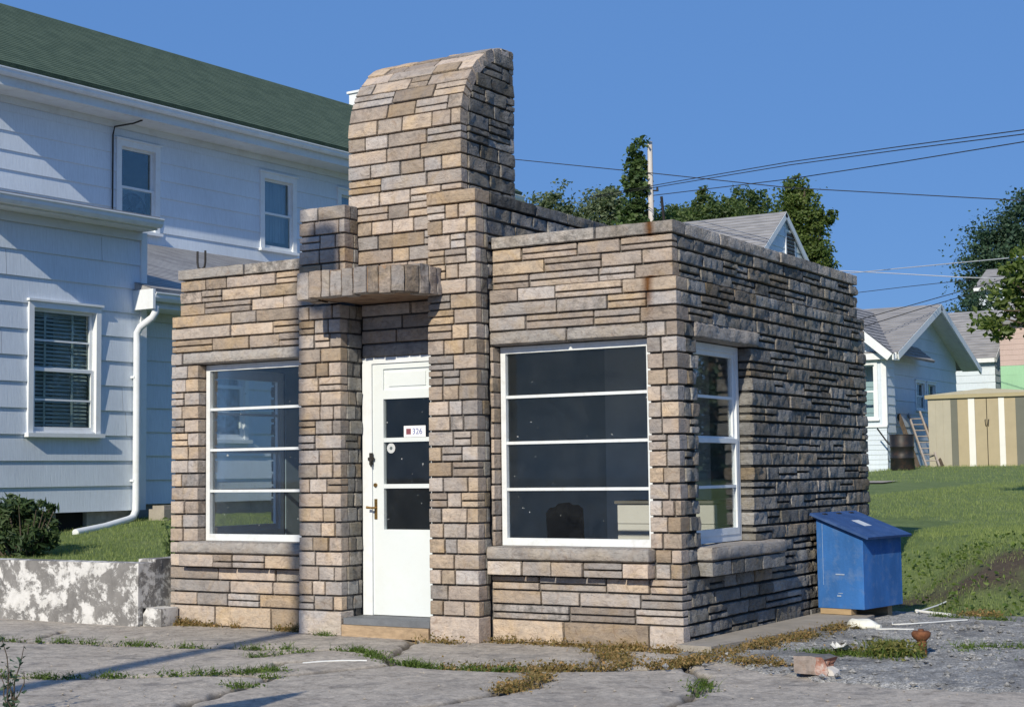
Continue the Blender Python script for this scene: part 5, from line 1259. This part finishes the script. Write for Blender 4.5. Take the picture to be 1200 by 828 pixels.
tree('broad tree added out of view to darken the side window reflection',(10.5,25,.8),9,[((0,0,4.2),(3.2,3,2.6)),((-1.6,.5,2.4),(2.0,2,1.6)),((1.6,-.4,5.6),(2.4,2.4,2.2)),((0,0,1.6),(2.2,2.0,1.2))],14000,.18,M['leaf_dark'],.3)  # this unseen tree and the next are added to darken the side window's reflection
tree('second broad tree added out of view to darken the side window reflection',(12.5,17,.7),8,[((0,0,3.6),(2.6,2.6,2.2)),((1.0,.5,5.0),(2.0,2,1.8)),((-.6,0,1.7),(2.0,1.8,1.3))],11000,.18,M['leaf_mid'],.3)
t=thing('ivy_covered_pole','bleached wooden pole with a tall column of dark ivy on its left','pole',(-19.35,39.2,1.7))
mb=MB(); mb.tube([(0,0,0),(0,0,6),(0,0,11.2)],[.14,.11,.09],10); mb.build('pole',M['grey_pole'],t)
P,T,Cn=crown_points([((-.42,-.1,10.6),(.28,.3,1.0)),((-.48,-.1,9.6),(.45,.4,.9)),((-.62,-.1,8.4),(.62,.5,1.1)),((-.7,0,7.0),(.8,.7,1.2)),((.1,-.1,7.2),(.5,.4,.7))],6500,.3,.2)
leafmesh('ivy',P,.17,M['ivy'],t,.75,.3,T)
mb=MB(); mb.tube([(0,0,9.45),(.28,0,9.42)],.03,6); mb.tube([(.26,0,9.40),(.26,0,9.56)],[.05,.035],8); mb.build('insulator_arm',M['iron'],t)
WI=M['iron']; WP=simple('pale_cable',(.55,.56,.57),.5,.05,5,0)
def wire(pts,r,label,mat=WI,sag=.0):
    pts=[V3(p) for p in pts]; q=[]
    for a,b in zip(pts[:-1],pts[1:]):
        for i in range(10): q.append(a.lerp(b,i/10))
    q.append(pts[-1]); mb=MB(); mb.tube(q,r,5); o=mb.build('overhead_wire',mat); o.data.transform(Matrix.Translation(-pts[0])); o.location=pts[0]
    return tag(o,label,'wire','overhead wires')
WIRES=[([(-27.16, 40.08, 13.49), (-25.28, 39.84, 13.06), (-19.18, 39.05, 11.73), (-13.85, 38.37, 10.54), (-6.08, 37.35, 9.17), (-3.85, 37.06, 8.83)], 0.016, 'single dark wire sagging gently from behind the tower to the right edge', 0), ([(-22.63, 40.66, 11.47), (-17.3, 36.79, 10.87), (-11.66, 32.7, 10.21), (-7.27, 29.52, 9.6), (-3.64, 26.89, 9.08), (-1.68, 25.47, 8.82)], 0.014, 'upper wire of the close pair rising to the right above the shop roof', 0), ([(-22.64, 40.66, 11.41), (-17.3, 36.79, 10.79), (-11.66, 32.7, 10.12), (-7.27, 29.52, 9.51), (-3.65, 26.89, 8.98), (-1.68, 25.47, 8.71)], 0.014, 'lower wire of the close pair rising to the right above the shop roof', 0), ([(-19.28, 39.22, 10.97), (-11.99, 33.53, 9.87), (-7.41, 29.95, 9.28), (-3.68, 27.04, 8.83), (-1.69, 25.48, 8.61)], 0.014, 'dark wire just below the close pair rising from the ivy covered pole', 0), ([(-12.07, 38.05, 7.49), (-8.75, 34.02, 7.0), (-4.81, 29.25, 6.41), (-1.82, 25.63, 5.97)], 0.014, 'pale cable rising to the right above the overhanging gable house', 1), ([(-12.06, 38.04, 7.6), (-9.44, 36.28, 7.11), (-7.25, 34.81, 6.69), (-5.28, 33.48, 6.36), (-3.0, 31.95, 5.99)], 0.014, 'pale cable dropping slightly to the right edge above the far roofs', 1), ([(-15.45, 47.69, 7.95), (-12.48, 46.2, 7.89), (-9.78, 44.84, 7.81), (-4.89, 42.39, 7.69)], 0.012, 'faint grey wire running to the far white eave', 0), ([(-9.16, 30.63, 5.22), (-8.4, 32.39, 5.67), (-7.68, 34.08, 6.11), (-6.52, 36.78, 6.81)], 0.012, 'upper dark wire crossing in front of the grey shingle roof', 0), ([(-9.17, 30.64, 4.99), (-8.41, 32.4, 5.48), (-7.79, 33.85, 5.88), (-6.53, 36.79, 6.66)], 0.012, 'lower dark wire crossing in front of the grey shingle roof', 0)]
for pts,r,lab,pale in WIRES: wire(pts,r,lab,WP if pale else WI)
# utility pole beside the street; unseen board added and shaped for its pavement shadow
SA,SE=R(9.5),R(31)
ux,uy=-math.sin(SA),math.cos(SA)
pb=V3((-2.72,-3.863,0))-V3((ux,uy,0))*10.2
t=thing('utility_pole','tall wooden utility pole with a transformer beside the street','pole',(pb.x,pb.y,-.06))
mb=MB(); mb.tube([(0,0,0),(0,0,6),(0,0,12.3)],[.125,.11,.095],12); mb.build('pole',M['bark'],t)
mb=MB(); mb.tube([(.30,0,11.02),(.30,0,11.08),(.30,0,11.60),(.30,0,11.66)],[.15,.19,.19,.12],16); mb.build('transformer',simple('transformer_grey',(.3,.31,.32),.5,.1,5,.05),t)
mb=MB(); mb.wbox(.10,.20,-.03,.03,11.2,11.5); mb.build('bracket',M['iron'],t)
sb=V3((-1.17,-2.54,0))-V3((ux,uy,0))*4.05
t=thing('shadow_board','unseen yellow board on a post, added and cut to cast the tapering pavement shadow','sign',(sb.x,sb.y,-.06))
mb=MB(); mb.tube([(0,0,0),(0,0,2.3)],.03,8); mb.build('post',M['gutterwhite'],t)
mb=MB(); mb.prism([(0,2.42),(.05,2.05),(.09,1.8),(.09,1.3),(-.36,1.3),(-.36,1.85)],.032,.036,0,(V3((0,0,0)),XA,ZA,-YA)); mb.build('board_plate',simple('yellow_board_paint',(.6,.42,.05),.4,.05,5,0),t)  # outline cut to the tapering shadow wanted on the pavement

# ================================================================== light, sky, camera
sc=bpy.context.scene
w=bpy.data.worlds.new('World'); sc.world=w; w.use_nodes=True; nt=w.node_tree
sky=nt.nodes.new('ShaderNodeTexSky'); sky.sky_type='NISHITA'; sky.sun_disc=False
sky.sun_elevation=SE; sky.sun_rotation=R(170.5); sky.air_density=1.0; sky.dust_density=0; sky.ozone_density=8; sky.altitude=200
bg=nt.nodes['Background']; mx=nt.nodes.new('ShaderNodeMix'); mx.data_type='RGBA'; mx.inputs[0].default_value=.8; nt.links.new(sky.outputs[0],mx.inputs[6]); mx.inputs[7].default_value=(1.08,2.55,5.9,1); nt.links.new(mx.outputs[2],bg.inputs[0]); bg.inputs[1].default_value=.105
sl=bpy.data.lights.new('sun','SUN'); sl.energy=4.6; sl.angle=R(.5); sl.color=(1,.915,.755)
so=bpy.data.objects.new('sun',sl); C.objects.link(so)
so.rotation_euler=V3((ux*math.cos(SE),uy*math.cos(SE),-math.sin(SE))).to_track_quat('-Z','Y').to_euler(); so.location=(10,-30,25)
cam=bpy.data.cameras.new('camera'); co=bpy.data.objects.new('camera',cam); C.objects.link(co); sc.camera=co
cam.sensor_width=36; cam.sensor_fit='HORIZONTAL'; cam.lens=1818.74/1200*36; cam.clip_end=2000; cam.clip_start=.05
m=Matrix(((0.85405294,0.05010444,0.51776744,4.65326767),(0.52004467,-0.0590321,-0.85209668,-9.91041873),(-0.01212893,0.99699787,-0.07647308,1.25),(0,0,0,1)))
co.matrix_world=m
sc.view_settings.view_transform='Standard'; sc.view_settings.look='None'; sc.view_settings.exposure=0; sc.view_settings.gamma=1; sc.view_settings.use_curve_mapping=False
sc.cycles.max_bounces=8; sc.cycles.transparent_max_bounces=16; sc.cycles.use_denoising=True
